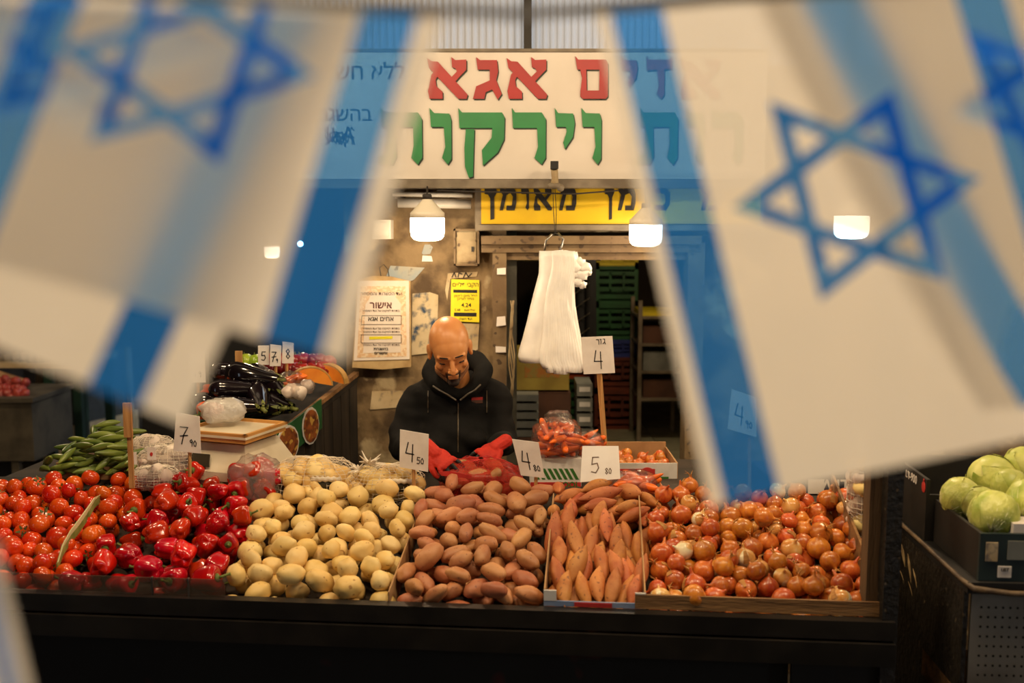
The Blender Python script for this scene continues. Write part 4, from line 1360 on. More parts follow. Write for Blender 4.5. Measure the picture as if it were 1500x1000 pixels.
def lump_shell(c, r, seed, nu=26, nv=14, amp=.08, sq=.8, rz=0.0):
    """closed lumpy bag surface"""
    c = Vector(c)
    R_ = Matrix.Rotation(rz, 3, 'Z')

    def sp(x):
        return math.copysign(abs(x) ** sq, x)

    def fn(u, v):
        th = 2 * math.pi * u; ph = math.pi * (v * .98 + .01)
        d = Vector((sp(math.cos(th)) * sp(math.sin(ph)), sp(math.sin(th)) * sp(math.sin(ph)), -sp(math.cos(ph))))
        k = 1 + amp * 2 * noise.noise(d * 3.2 + Vector((seed * 7.7, 0, seed)))
        return c + R_ @ Vector((d.x * r[0] * k, d.y * r[1] * k, d.z * r[2] * k))
    return MB().grid(fn, nu, nv, closed_u=True)


def wire(ob, th):
    w = ob.modifiers.new('threads', 'WIREFRAME'); w.thickness = th; w.use_replace = True
    return ob


def fill_bag(t, c, r, variants, nm, n, rad, seed, flat=.75, sc=(.9, 1.1), way=lying):
    """pieces packed inside a bag"""
    rr = random.Random(seed)
    pts = []
    tries = 0
    while len(pts) < n and tries < 4000:
        tries += 1
        d = Vector((rr.uniform(-1, 1), rr.uniform(-1, 1), rr.uniform(-1, 1)))
        if d.length > 1: continue
        d = d.normalized() * max(d.length, .55)
        p = Vector((d.x * (r[0] - rad * .45), d.y * (r[1] - rad * .45), d.z * (r[2] - rad * .55)))
        if all((p - q).length > rad * 1.2 for q in pts):
            pts.append(p)
    for p in pts:
        me = rr.choice(variants)
        if isinstance(me, tuple): me = me[0]
        o = bpy.data.objects.new(nm, me); col.objects.link(o)
        o.parent = t; o.location = Vector(c) + p - ORIGIN[t.name]
        o.rotation_euler = way(rr, .5, .9).to_euler(); s = rr.uniform(*sc); o.scale = (s, s, s)


def net_bag(name, px0, px1, py0, py1, Y, depth, variants, piece, n, rad, label, cat, seed, shell='net_white', thread='net_thread', group=None, sc=(.9, 1.1), tuft=None, band=None, thw=.0016, nu=34, nv=18, way=lying):
    a, b = P(px0, py1, Y), P(px1, py0, Y)
    r = ((b.x - a.x) / 2, depth / 2, (b.z - a.z) / 2)
    c = Vector(((a.x + b.x) / 2, Y, (a.z + b.z) / 2))
    t = thing(name, (c.x, c.y, a.z), label, cat, group)
    fill_bag(t, c, r, variants, piece, n, rad, seed, sc=sc, way=way)
    if thread:
        o = lump_shell(c, [v * 1.03 for v in r], seed, nu, nv).build('net', thread, t, smooth=False)
        wire(o, thw)
        o['kind'] = 'stuff'
    if shell:
        lump_shell(c, [v * 1.02 for v in r], seed, 30, 16).build('film', shell, t, smooth=True)
    if tuft:
        q = P(tuft[0], tuft[1], Y - depth * .2)
        mb = MB()
        rr = random.Random(seed)
        for k in range(9):
            d = Vector((rr.uniform(-1, 1), rr.uniform(-.6, .6), rr.uniform(-.2, 1))).normalized()
            mb.tube([q, q + d * .02, q + d * rr.uniform(.03, .05) + Vector((0, 0, rr.uniform(-.01, .01)))], [.006, .004, .0012], 5)
        mb.build('knot', thread or shell, t)
    if band:
        x0, x1, y0_, y1_ = band
        def fb(u, v):
            p = P(x0 + (x1 - x0) * u, y0_ + (y1_ - y0_) * v + 4 * (2 * u - 1) ** 2, Y - depth / 2 - .004)
            return p + Vector((0, .035 * (2 * u - 1) ** 2, 0))
        g = MB().grid(fb, 10, 2).build('label_band', 'label_dark', t, smooth=True)
        g.modifiers.new('thickness', 'SOLIDIFY').thickness = .002
        def fh(u, v):
            p = P(x0 - 4 + (x1 - x0 + 8) * u, y0_ - 5 + 7 * v + 4 * (2 * u - 1) ** 2, Y - depth / 2 - .006)
            return p + Vector((0, .035 * (2 * u - 1) ** 2, .002 * math.sin(u * 40)))
        g = MB().grid(fh, 24, 2).build('hem', 'net_thread', t, smooth=True)
        g.modifiers.new('thickness', 'SOLIDIFY').thickness = .003
    return t


NETG = 'net bags of yellow potatoes at the back of the counter'
net_bag('potato_net_bag', 398, 524, 670, 736, 3.38, .15, potv, 'potato', 44, .034, 'wide white net bag of yellow potatoes beside the clear bag of peppers', 'net bag', 1, shell=None, tuft=(525, 690), band=(452, 492, 703, 720), group=NETG)
net_bag('potato_net_bag', 518, 618, 680, 738, 3.37, .14, potv, 'potato', 34, .034, 'smaller white net bag of yellow potatoes behind the 4.50 price card', 'net bag', 2, shell=None, tuft=(540, 678), band=(556, 600, 706, 720), group=NETG)
net_bag('red_net_sack', 646, 764, 672, 740, 3.44, .2, redv, 'potato', 54, .036, 'red net sack of potatoes in the seller\'s hands', 'net sack', 3, shell='film_red', thread='net_red_thread', sc=(.9, 1.15), nu=46, nv=22, thw=.0009)
# label tag on the red sack
q = P(668, 694, 3.32)
tag(None or MB().poly([(-.06, .008), (-.05, -.006), (.05, -.016), (.055, -.006), (-.02, .010)], .002, Matrix.Translation(q)).build('paper_tag', 'print_red'), 'pink-red paper tag on the front of the red net sack', 'tag')

# clear bag of peppers left of the potato nets
net_bag('pepper_bag', 338, 412, 668, 742, 3.36, .13, [v[0] for v in pv], 'bell_pepper', 14, .045, 'clear plastic bag of red peppers in front of the scale', 'plastic bag', 4, shell='film_milky', thread=None)

# garlic
garv = []
for s in range(3):
    mb = MB()
    def fg(u, v, s=s):
        th = 2 * math.pi * u; t_ = v
        prof = math.sin(math.pi * min(1, t_ * 1.25)) ** .7 if t_ < .8 else 0
        r = .024 * (math.sin(math.pi * t_ ** .8) ** .8) * (1 + .08 * math.cos(7 * th + s)) + .0025
        return (r * math.cos(th), r * math.sin(th), -.02 + .055 * t_)
    mb.grid(fg, 21, 10, closed_u=True)
    garv.append(mb.mesh('garlic', 'garlic', smooth=True))
GG = 'net bags of garlic beside the cucumbers'
net_bag('garlic_net_bag', 192, 252, 638, 676, 3.58, .11, garv, 'garlic_bulb', 26, .03, 'net bag of garlic at the back, under the drooping flag corner', 'net bag', 5, shell='film_milky', thread='net_thread', group=GG)
net_bag('garlic_net_bag', 206, 290, 652, 700, 3.45, .12, garv, 'garlic_bulb', 34, .03, 'net bag of garlic directly behind the price card with a crossed stroke', 'net bag', 6, shell='film_milky', thread='net_thread', group=GG)
net_bag('garlic_net_bag', 194, 262, 682, 716, 3.36, .10, garv, 'garlic_bulb', 26, .03, 'net bag of garlic lowest at the front, touching the peppers', 'net bag', 7, shell='film_milky', thread='net_thread', group=GG)
for (x, y, Y, lb) in ((194, 671, 3.36, 'white paper tag with a red mark beside the cucumbers'), (222, 664, 3.36, 'white paper tag with a red mark on the middle garlic bag')):
    tg = thing('paper_tag', P(x, y + 8, Y), lb, 'tag')
    c = P(x, y, Y)
    MB().box(c, (S(13, Y), .002, S(19, Y))).build('paper', 'card', tg)
    MB().ball(c + Vector((0, -.002, -.002)), (.006, .001, .008), 1).build('red_mark', 'print_red', tg)

# cucumbers on a raised carton
cv = [ico_item('cucumber', 60 + i, rs_.uniform(.105, .135), .027, .026, 'cucumber', amp=.03, bend=rs_.uniform(-.07, .07), tip=.5) for i in range(5)]
bx0 = thing('produce_carton', P(130, 720, 3.55), 'brown carton under the pile of cucumbers', 'box')
cA = ab(62, 700, Z0 + .02)[0]; cB = ab(212, 690, Z0 + .02)[0]
tb(MB(), cA - .05, cB, .735, 1.02, SHZ + .001, 1.145, SHZ + .001, 1.16).build('body', 'carton', bx0)
def cuke(rr, u, v):
    return Matrix.Rotation(rr.gauss(.35, .7), 3, 'Z') @ Matrix.Rotation(rr.gauss(-.1, .2), 3, 'Y') @ Matrix.Rotation(rr.uniform(0, 6.28), 3, 'X')
Hc = heap('cucumber', [(60, 690), (212, 690), (196, 648), (130, 645)], cv, [(-.044, .010), (-.022, .013), (0, .0135), (.022, .013), (.044, .010)],
          ['green cucumber at the front of the pile, just above the tomatoes', 'green cucumber in the middle of the cucumber pile', 'green cucumber at the back of the pile, beside the garlic'], 'cucumber', 'green cucumbers piled behind the tomatoes', cuke, nmax=90, zoff=.02, base=.06, top=1.6, bulge=.03, K=8)
make_heap(Hc)

# weighing scale
M['scale_cream'] = pm('scale_cream', (226, 214, 190), (206, 192, 164), scale=5, rough=0.4)
M['scale_wood'] = pm('scale_wood', (206, 150, 80), (180, 124, 62), scale=6, rough=0.5)
M['display_dark'] = pm('display_dark', (62, 56, 44), (44, 40, 32), scale=5, rough=0.2)
scp = P(345, 700, 3.52); scp.z = SHZ
sc_ = thing('weighing_scale', scp, 'cream weighing scale with a flat tray standing behind the peppers', 'scale')
RZ = Matrix.Rotation(math.radians(-20), 3, 'Z')
def sq_(w, d, z, dx=0, dy=0):
    return [scp + RZ @ Vector((sx * w / 2 + dx, sy * d / 2 + dy, z)) for sx, sy in ((-1, -1), (1, -1), (1, 1), (-1, 1))]
scp.z += .055
MB().hexa(sq_(.30, .28, -.054) + sq_(.30, .28, -.002)).build('plinth', 'white_carton', sc_)
MB().hexa(sq_(.30, .30, .0) + sq_(.30, .30, .03)).build('base', 'scale_cream', sc_)
MB().hexa(sq_(.30, .30, .031) + sq_(.20, .20, .115, 0, .02)).build('housing', 'scale_cream', sc_)
MB().hexa(sq_(.05, .05, .112, 0, .02) + sq_(.05, .05, .132, 0, .02)).build('pillar', 'steel', sc_)
MB().hexa(sq_(.27, .25, .132) + sq_(.27, .25, .146)).build('tray_support', 'scale_wood', sc_)
tr_ = MB().hexa(sq_(.28, .26, .147) + sq_(.28, .26, .156)).build('tray', 'scale_cream', sc_)
rm = MB()
for (w, d, dx, dy) in ((.28, .012, 0, -.124), (.28, .012, 0, .124), (.012, .26, -.134, 0), (.012, .26, .134, 0)):
    rm.hexa(sq_(w, d, .156, dx, dy) + sq_(w, d, .166, dx, dy))
rm.build('tray_rim', 'scale_wood', tr_)
MB().hexa([scp + RZ @ Vector(v) for v in ((-.11, -.146, .045), (.0, -.146, .045), (-.01, -.126, .085), (-.1, -.126, .085), (-.11, -.150, .047), (.0, -.150, .047), (-.01, -.130, .087), (-.1, -.130, .087))]).build('display', 'display_dark', sc_)
tag(lump_shell(scp + Vector((-.05, .05, .21)), (.08, .06, .045), 12, 18, 10, amp=.16).build('crumpled_bag', 'film_cloudy', smooth=True), 'crumpled white plastic bag lying on the scale', 'plastic bag')

# carrots in clear bags on a printed carton, and a tray of small onions
carv = [ico_item('carrot', 80 + i, rs_.uniform(.12, .15), .034, .032, 'carrot', amp=.02, taper=.9, bend=rs_.uniform(-.03, .03), sub=3) for i in range(4)]
M['stripe_green'] = pm('stripe_green', (52, 108, 40), rough=0.6)
cb = thing('vegetable_carton', P(815, 745, 3.56), 'white printed carton with green stripes under the carrot bags', 'box')
a_, b_ = P(776, 742, 3.5), P(852, 672, 3.5)
w_, h_ = b_.x - a_.x, b_.z - SHZ
cc = Vector(((a_.x + b_.x) / 2, 3.6, SHZ))
MB().box(cc + Vector((0, 0, h_ / 2 + .001)), (w_, .2, h_ - .002)).build('body', 'white_carton', cb)
for k in range(8):
    MB().poly([(-.078 + .020 * k, .0), (-.066 + .020 * k, .0), (-.088 + .020 * k, .04), (-.100 + .020 * k, .04)], .001, Matrix.Translation((cc.x + .01, 3.499, P(0, 702, 3.5).z))).build('green_stripe', 'stripe_green', cb)
MB().box((cc.x, 3.4995, P(0, 710, 3.5).z), (w_ * .98, .002, .02)).build('red_print', 'print_red', cb)
text_mb('COOL', S(12, 3.5), FR(832, 710, 3.4975), .0004, rtl=False, bold=.0006).build('lettering', 'stripe_green', cb)
CG = 'clear bags of carrots beside the seller'
net_bag('carrot_bag', 780, 852, 612, 674, 3.56, .17, carv, 'carrot', 60, .026, 'big clear bag of carrots heaped on the printed carton', 'plastic bag', 11, shell='film_clear', thread=None, group=CG, sc=(.55, .72))
net_bag('carrot_bag', 838, 884, 632, 676, 3.6, .15, carv, 'carrot', 34, .026, 'smaller clear bag of carrots leaning against the tall price stick', 'plastic bag', 12, shell='film_clear', thread=None, group=CG, sc=(.5, .68))
net_bag('carrot_bag', 893, 962, 690, 732, 3.33, .12, carv, 'carrot', 24, .028, 'clear bag of carrots lying low between the shiny price card and the onions', 'plastic bag', 13, shell='film_clear', thread=None, group=CG, sc=(.75, .95))
tag(lump_shell(P(818, 610, 3.56), (.045, .03, .022), 17, 16, 9, amp=.2).build('bag_neck', 'film_clear', smooth=True), 'knotted clear neck of the big carrot bag', 'bag neck')
ox = thing('onion_carton', P(945, 745, 3.72), 'open white and red carton of small brown onions behind the sweet potatoes', 'box')
oa, obb = P(888, 735, 3.62), P(992, 678, 3.62)
ow, oz = obb.x - oa.x, obb.z
oc = Vector(((oa.x + obb.x) / 2, 3.76, 0))
MB().box((oc.x, 3.62, (SHZ + oz) / 2), (ow, .006, oz - SHZ)).build('front', 'white_carton', ox)
MB().box((oc.x, 3.90, (SHZ + oz) / 2 + .01), (ow, .006, oz - SHZ + .02)).build('back', 'carton', ox)
for s in (-1, 1):
    MB().box((oc.x + s * ow / 2, 3.76, (SHZ + oz) / 2), (.006, .28, oz - SHZ)).build('side', 'carton', ox)
MB().box((oc.x, 3.76, SHZ + .004), (ow, .28, .006)).build('bottom', 'carton', ox)
MB().box((oc.x - .03, 3.6165, oz - .03), (ow * .6, .002, .018)).build('red_print', 'print_red', ox)
MB().lathe([(.0, 0), (.03, 0), (.03, .002), (0, .002)], 20, mx=Matrix.Rotation(math.pi / 2, 4, 'X'), c=(oc.x + .02, 3.6165, oz - .045)).build('round_logo', 'print_red', ox)
MB().box((oc.x + .06, 3.6165, oz - .06), (ow * .3, .002, .018)).build('green_print', 'stripe_green', ox)
rr = random.Random(5)
lbs = ['small brown onion in the left half of the open carton', 'small brown onion in the right half of the open carton']
for k in range(26):
    x = oc.x + rr.uniform(-.45, .45) * ow * .92; y = 3.76 + rr.uniform(-.11, .11); z = oz - .03 + rr.uniform(-.008, .012)
    o = bpy.data.objects.new('onion', ov[k % 5][0]); col.objects.link(o)
    o.location = (x, y, z); o.rotation_euler = onion_way(rr, 0, 0).to_euler(); s = rr.uniform(.6, .75); o.scale = (s, s, s)
    tag(o, lbs[int(x > oc.x)], 'onion', 'small onions in an open carton')
MB().box((oc.x, 3.76, (SHZ + oz) / 2 - .025), (ow - .02, .26, .004)).build('tray_insert', 'carton', ox)

# dark carton and hanging net at the right end of the counter
M['purple_box'] = pm('purple_box', (44, 36, 60), (32, 28, 44), scale=6, rough=0.6)
pb = thing('dark_carton', P(1195, 745, 3.4), 'dark purple carton with white lettering behind the onions', 'box')
a_, b_ = P(1120, 745, 3.36), P(1250, 695, 3.36)
MB().box(((a_.x + b_.x) / 2, 3.46, (SHZ + b_.z) / 2), (b_.x - a_.x, .2, b_.z - SHZ)).build('body', 'purple_box', pb)
text_mb('WIT', S(26, 3.36), FR(1222, 712, 3.358), .0005, rtl=False, bold=.001).build('lettering', 'card', pb)
MB().box((P(1195, 712, 3.36).x, 3.357, P(1195, 712, 3.36).z), (S(24, 3.36), .002, S(22, 3.36))).build('white_label', 'card', pb)
for pts, lb in (([(1240, 735), (1244, 706), (1256, 722), (1258, 740)], 'torn cardboard corner sticking up behind the onions'),):
    qq = [P(x, y, 3.25) for x, y in pts]
    tag(MB().poly([(v.x, v.z) for v in qq], .004, Matrix.Translation((0, 3.25, 0))).build('cardboard_scrap', 'carton'), lb, 'cardboard')
net_bag('garlic_net_bag', 1240, 1288, 640, 800, 3.0, .09, garv + [potv[0]], 'garlic_bulb', 34, .03, 'long hanging net of garlic beside the wooden post', 'net bag', 21, shell='film_clear', thread='net_thread', nu=20, nv=40)

# ================================================================== RIGHT END: POSTS AND CABBAGE STAND
M['post_wood'] = pm('post_wood', (104, 78, 50), (72, 52, 34), scale=5, stretch=(5, 5, .5), rough=.8, bump=.25, bscale=30)
pc = P(1278, 800, 2.62)
tag(MB().box((pc.x + .004, 2.64, 1.45), (.036, .05, 2.9)).build('wooden_post', 'post_wood'), 'brown wooden post at the right end of the onion tray', 'post')
pc = P(1301, 800, 2.60)
pt = thing('metal_post', (pc.x, 2.60, 0), 'black dirty metal post between the onions and the cabbage stand', 'post')
M['dirty_black'] = pm('dirty_black', (24, 21, 18), (38, 33, 28), scale=20, rough=0.5, bump=.5, bscale=60, spots=(86, 74, 58), spot_scale=50, spot_t=.7)
MB().box((pc.x + .004, 2.60, 1.45), (.042, .05, 2.9)).build('shaft', 'dirty_black', pt)
MB().box((pc.x + .004, 2.60, .01), (.12, .12, .02)).build('foot_plate', 'dirty_black', pt)

M['crate_black'] = pm('crate_black', (22, 20, 18), (32, 28, 25), scale=7, rough=0.6)
M['crate_teal'] = pm('crate_teal', (36, 52, 52), (26, 38, 40), scale=8, rough=0.5)
M['perforated'] = pm('perforated', (148, 142, 132), (116, 110, 102), scale=5, rough=0.4, metal=.3)
SF = P(1418, 853, 2.5); SB = P(1312, 757, 3.09)
SZ = (SF.z + SB.z) / 2
sd = (Vector((SB.x, SB.y, 0)) - Vector((SF.x, SF.y, 0))).normalized()
sr = Vector((sd.y, -sd.x, 0))


def R3(r, d, z):
    """cabbage stand axes: r to the right, d away from the viewer"""
    return Vector((SF.x, SF.y, 0)) + sr * r + sd * d + Vector((0, 0, z))


def rb(mb, r0, r1, d0, d1, z0, z1):
    return mb.hexa([R3(r0, d0, z0), R3(r1, d0, z0), R3(r1, d1, z0), R3(r0, d1, z0), R3(r0, d0, z1), R3(r1, d0, z1), R3(r1, d1, z1), R3(r0, d1, z1)])


M['rust_pipe'] = pm('rust_pipe', (108, 88, 64), (70, 54, 40), scale=20, rough=.55, bump=.3)
sn = thing('cabbage_stand', R3(.35, .3, 0), 'black market stand with a grey perforated front carrying the cabbages', 'stand')
rb(MB(), 0, .75, 0, .62, SZ - .03, SZ).build('shelf', 'black_panel', sn)
rb(MB(), 0, .012, .02, .62, .02, SZ - .03).build('side_panel', 'dirty_black', sn)
rb(MB(), .02, .75, .02, .03, .78, SZ - .03).build('perforated_front', 'perforated', sn)
rb(MB(), .0, .75, .0, .3, .70, .775).build('wooden_ledge', 'wood', sn)
MB().tube([R3(-.008, .60, SZ), R3(-.008, .3, SZ + .002), R3(-.008, .03, SZ), R3(.01, -.012, SZ - .012), R3(.10, -.02, SZ - .02), R3(.75, -.02, SZ - .02)], [.006, .006, .006, .009, .008, .008], 8).build('edge_pipe', 'rust_pipe', sn, smooth=True)
for r_ in (.02, .72):
    for d_ in (.04, .58):
        rb(MB(), r_ - .015, r_ + .015, d_, d_ + .03, 0, .70).build('leg', 'black_metal', sn)
# the holes of the perforated sheet, in rows
hb_ = MB()
for i in range(22):
    for j in range(9):
        c = R3(.045 + i * .0185, .0195, .80 + j * .0265)
        hb_.lathe([(0, 0), (.0035, 0), (.0035, .0012), (0, .0012)], 6, mx=Matrix.Rotation(math.pi / 2, 4, 'X'), c=c)
hb_.build('hole_rows', 'black_panel', sn)['kind'] = 'stuff'
# paint drips on the side
M['drip'] = pm('drip', (172, 146, 104), (140, 114, 78), scale=30, rough=.6)
rs2 = random.Random(4)
for k, (x, y, l, wd) in enumerate(((1325, 812, .06, .012), (1334, 830, .08, .010), (1342, 846, .045, .006), (1322, 842, .02, .004), (1335, 862, .03, .004))):
    d_ = ray(x, y)
    # where the sight line meets the stand's side plane
    n_ = sr; t_ = (Vector((SF.x, SF.y, 0)) - Vector((CAM.x, CAM.y, 0))).dot(n_) / Vector((d_.x, d_.y, 0)).dot(n_)
    p_ = CAM + d_ * t_
    MB().tube([p_ + sd * .03 + Vector((0, 0, l * .4)), p_ + sd * .012 + Vector((0, 0, l * .1)), p_ - sd * .004 - Vector((0, 0, l * .3)), p_ - sd * .01 - Vector((0, 0, l * .6))], [.001, wd * .55, wd * .4, .001], 6).build('paint_drip', 'drip', sn)

cr_ = thing('cabbage_crate', R3(.35, .15, SZ), 'dark teal plastic crate with worn stickers holding the cabbages', 'crate')
CH = .128
rb(MB(), .03, .72, .012, .022, SZ + .001, SZ + CH).build('front', 'crate_teal', cr_)
rb(MB(), .03, .04, .022, .33, SZ + .001, SZ + CH).build('side', 'crate_black', cr_)
rb(MB(), .71, .72, .022, .33, SZ + .001, SZ + CH).build('side', 'crate_black', cr_)
rb(MB(), .03, .72, .33, .34, SZ + .001, SZ + CH).build('back', 'crate_black', cr_)
rb(MB(), .04, .71, .022, .33, SZ + .001, SZ + .012).build('bottom', 'crate_black', cr_)
for (r0, r1, z0, z1, mt) in ((.045, .075, .055, .105, 'old_paper'), (.10, .17, .06, .11, 'grey_box'), (.078, .112, .012, .042, 'card'), (.15, .2, .02, .05, 'card')):
    st_ = rb(MB(), r0, r1, .0095, .012, SZ + z0, SZ + z1).build('sticker', mt, cr_)
    if mt == 'card' and r0 < .1:
        mx = frame(R3((r0 + r1) / 2, .0085, SZ + (z0 + z1) / 2 + .006), sr, (0, 0, 1))
        text_mb('LIST', .011, mx, .0004, rtl=False, bold=.0004).build('lettering', 'ink', st_)
tag(rb(MB(), .12, .55, .03, .10, SZ + CH - .01, SZ + CH + .022).build('paper_liner', 'card'), 'white paper edge between the cabbages and the crate front', 'paper')
bk = thing('black_carton', R3(.2, .45, SZ), 'black carton with red fruit pictures and number behind the cabbage crate', 'box')
rb(MB(), .005, .015, .345, .61, SZ + .001, SZ + .185).build('side', 'crate_black', bk)
rb(MB(), .015, .70, .60, .61, SZ + .001, SZ + .20).build('back', 'crate_black', bk)
rb(MB(), .015, .70, .345, .355, SZ + .001, SZ + .14).build('front', 'crate_black', bk)
mxs = frame(R3(.0035, .475, SZ + .160), -sd, (0, 0, 1))
text_mb('ו.ד-900', .036, mxs @ Matrix.Translation((0, 0, 0)), .0005, rtl=False, bold=.0006).build('lettering', 'card', bk)
for dd in (.585, .365):
    MB().ball(R3(.003, dd, SZ + .158), (.002, .014, .017), 2).ball(R3(.003, dd, SZ + .178), (.002, .004, .006), 1).build('red_fruit_picture', 'print_red', bk)

# cabbages
M['cabbage'] = pm('cabbage', (214, 214, 124), (176, 188, 84), scale=9, rough=0.42, bump=.25, bscale=20, rnd=.08)
M['cabbage_vein'] = pm('cabbage_vein', (238, 234, 180), rough=.5)
M['cabbage_leaf'] = pm('cabbage_leaf', (206, 210, 112), (150, 172, 60), scale=13, rough=0.38, bump=.7, bscale=24)


def cabbage(c, r, seed, label, rot):
    c = Vector(c)
    rr = random.Random(seed)
    t = thing('cabbage', c - Vector((0, 0, r * .9)), label, 'cabbage', 'cabbages in the crate at the right')
    off = Vector((seed * 2.3, 0, 0))
    def body(u, v):
        th = 2 * math.pi * u; ph = math.pi * (v * .996 + .002)
        d = Vector((math.cos(th) * math.sin(ph), math.sin(th) * math.sin(ph), -math.cos(ph)))
        k = 1 + .05 * noise.noise(d * 2 + off)
        return c + rot @ (d * r * k * .955)
    MB().grid(body, 28, 16, closed_u=True).build('head', 'cabbage', t, smooth=True)
    for k in range(5):
        base = rr.uniform(0, 6.28) if k > 2 else 2 * math.pi * k / 3
        wd = rr.uniform(.75, 1.0)
        def leaf(u, v, base=base, wd=wd, k=k):
            th = base + (u - .5) * 2.4 * wd * (math.sin(math.pi * (v * .80 + .12)) ** .6)
            ph = math.pi * (.02 + v * (.70 + .06 * math.sin(u * 9 + k)))
            d = Vector((math.cos(th) * math.sin(ph), math.sin(th) * math.sin(ph), -math.cos(ph)))
            kk = 1 + .05 * noise.noise(d * 2 + off) + .012 * k / 5 + .022 * v ** 6 + .02 * (abs(2 * u - 1) ** 6) + .008 * math.sin(u * 40 + k) * v ** 3
            vein = .012 * math.exp(-((u - .5) / .03) ** 2) * (1 - v) + .004 * abs(math.sin((u - .5) * 16 + v * 5))
            return c + rot @ (d * r * (kk * .972 + vein))
        lf = MB().grid(leaf, 20, 14).build('leaf', 'cabbage_leaf', t, smooth=True)
        vb = MB()
        for s_ in (0, -.16, .16, -.3, .3, -.42, .42):
            vb.tube([Vector(leaf(.5 + s_ * (w_ * 1.0) ** .8, .10 + .10 * abs(s_) + w_ * .78)) for w_ in (.02, .2, .4, .6, .8, 1.0)], [r * .028 * (1 if s_ == 0 else .55) * f_ for f_ in (1, .8, .6, .45, .3, .15)], 5)
        vb.build('veins', 'cabbage_vein', lf, smooth=True)
    return t


for i, (px, py, wpx, Y, lb) in enumerate(((1408, 728, 62, 2.76, 'pale green cabbage at the left edge of the crate'), (1455, 702, 76, 2.86, 'cabbage at the top of the pile, left of the photo edge'), (1436, 738, 56, 2.70, 'cabbage half hidden between the front and left cabbages'),
                                       (1456, 752, 74, 2.60, 'largest cabbage at the front of the crate with curling outer leaf'), (1500, 682, 60, 2.86, 'cabbage highest at the right edge of the photo'), (1512, 736, 76, 2.64, 'cabbage cut by the right edge of the photo, at the front'),
                                       (1480, 712, 56, 2.78, 'green cabbage in the middle of the pile'))):
    e = Euler((random.uniform(-.8, .8), random.uniform(-.8, .8), random.uniform(0, 6))).to_matrix()
    cabbage(P(px, py, Y), S(wpx / 2, Y), i, lb, e)

# ================================================================== WHITE BAG BUNDLE ON A HOOK
M['bag_white'] = pm('bag_white', (246, 242, 236), (234, 230, 226), scale=10, rough=0.42, bump=.15, bscale=30)
BY = 3.95
hk = thing('wire_hook', P(812, 368, BY), 'bent steel wire hook hanging from the sign bracket', 'hook')
MB().tube([P(797, 368, BY), P(800, 352, BY), P(808, 343, BY), P(818, 342, BY), P(825, 350, BY), P(822, 362, BY), P(818, 370, BY)], .0045, 8).build('hook', 'steel', hk, smooth=True)
MB().tube([P(813, 276, 4.02), P(815, 310, BY), P(814, 342, BY)], .0016, 5).build('hanging_wire', 'dark_wire', hk)
MB().tube([P(810, 276, 4.02), P(811, 312, BY), P(813, 342, BY)], .0016, 5).build('hanging_wire', 'dark_wire', hk)
bb = thing('plastic_bag_bundle', P(808, 543, BY), 'bundle of white plastic carrier bags hanging from a wire hook', 'plastic bags')
sil = [(365, 795, 838), (372, 794, 842), (385, 794, 843), (400, 793, 840), (415, 789, 838), (430, 785, 838), (445, 782, 838), (470, 777, 841), (495, 770, 846), (512, 764, 850), (525, 761, 853), (536, 770, 855), (543, 786, 852)]


def at_sil(py):
    for i in range(len(sil) - 1):
        if sil[i][0] <= py <= sil[i + 1][0]:
            f = (py - sil[i][0]) / (sil[i + 1][0] - sil[i][0])
            return sil[i][1] * (1 - f) + sil[i + 1][1] * f, sil[i][2] * (1 - f) + sil[i + 1][2] * f
    return sil[-1][1], sil[-1][2]


NP = 17
for k in range(NP):
    # each folded bag is a thin leaf of the bundle, fanned out from left to right
    f0 = k / NP; f1 = (k + 1.15) / NP
    rk_ = random.Random(k)
    ph = rk_.uniform(0, 6)
    bot = 541 + rk_.uniform(-3, 3) - 14 * max(0, .15 - f0) / .15
    def leaf(u, v, f0=f0, f1=f1, ph=ph, bot=bot, k=k):
        py = 366 + (bot - 366) * v + (5 * abs(f0 - .3)) * (1 - v)
        l, r = at_sil(min(py, 536))
        span = r - l
        w0 = .30 if True else 0
        # the first leaf is the broad smooth face at the left
        a = f0 if k else 0.0
        c0 = a * (1 - w0) + (w0 if k else 0); c1 = f1 * (1 - w0) + w0
        x = l + span * (c0 + (c1 - c0) * u)
        th = .5 * math.sin(math.pi * u)
        dep = .055 * math.sqrt(max(0, 1 - (2 * (x - l) / span - 1) ** 2)) * (.55 + .45 * v)
        p = P(x, py, BY)
        crease = .034 * math.sin(math.pi * u) * (.4 + .6 * v) * (1 if k else .5) + .0015 * math.sin(v * 23 + ph)
        return p + Vector((.002 * math.sin(v * 9 + ph), -dep - crease, 0))
    g = MB().grid(leaf, 8, 20).build('bag', 'bag_white', bb, smooth=True)
    sd_ = g.modifiers.new('thickness', 'SOLIDIFY'); sd_.thickness = .012; sd_.offset = -1
# frilly handles sticking out at the upper right
for k, (x, y, r_) in enumerate(((838, 377, .022), (848, 384, .022), (856, 392, .024), (852, 402, .026), (860, 398, .018), (846, 412, .022), (853, 417, .016), (832, 384, .024), (840, 400, .026), (842, 392, .03))):
    lump_shell(P(x, y, BY - .02), (r_, r_ * .8, r_ * .9), 30 + k, 14, 8, amp=.22).build('handle_loop', 'bag_white', bb, smooth=True)

# ================================================================== FRUIT STAND AT THE LEFT
M['slat_dark'] = pm('slat_dark', (52, 42, 32), (30, 25, 20), scale=6, stretch=(3, 3, .5), rough=.8, rnd=.2)
M['eggplant'] = pm('eggplant', (15, 9, 13), (22, 12, 18), scale=6, rough=.14, coat=.7)
M['eggplant_cap'] = pm('eggplant_cap', (122, 128, 60), (92, 100, 44), scale=20, rough=.6)
F_ = P(404, 640, 3.70); B_ = P(524, 546, 4.27)
fd = Vector((B_.x - F_.x, B_.y - F_.y, 0)); FL = fd.length; fd.normalize()
fr2 = Vector((fd.y, -fd.x, 0))


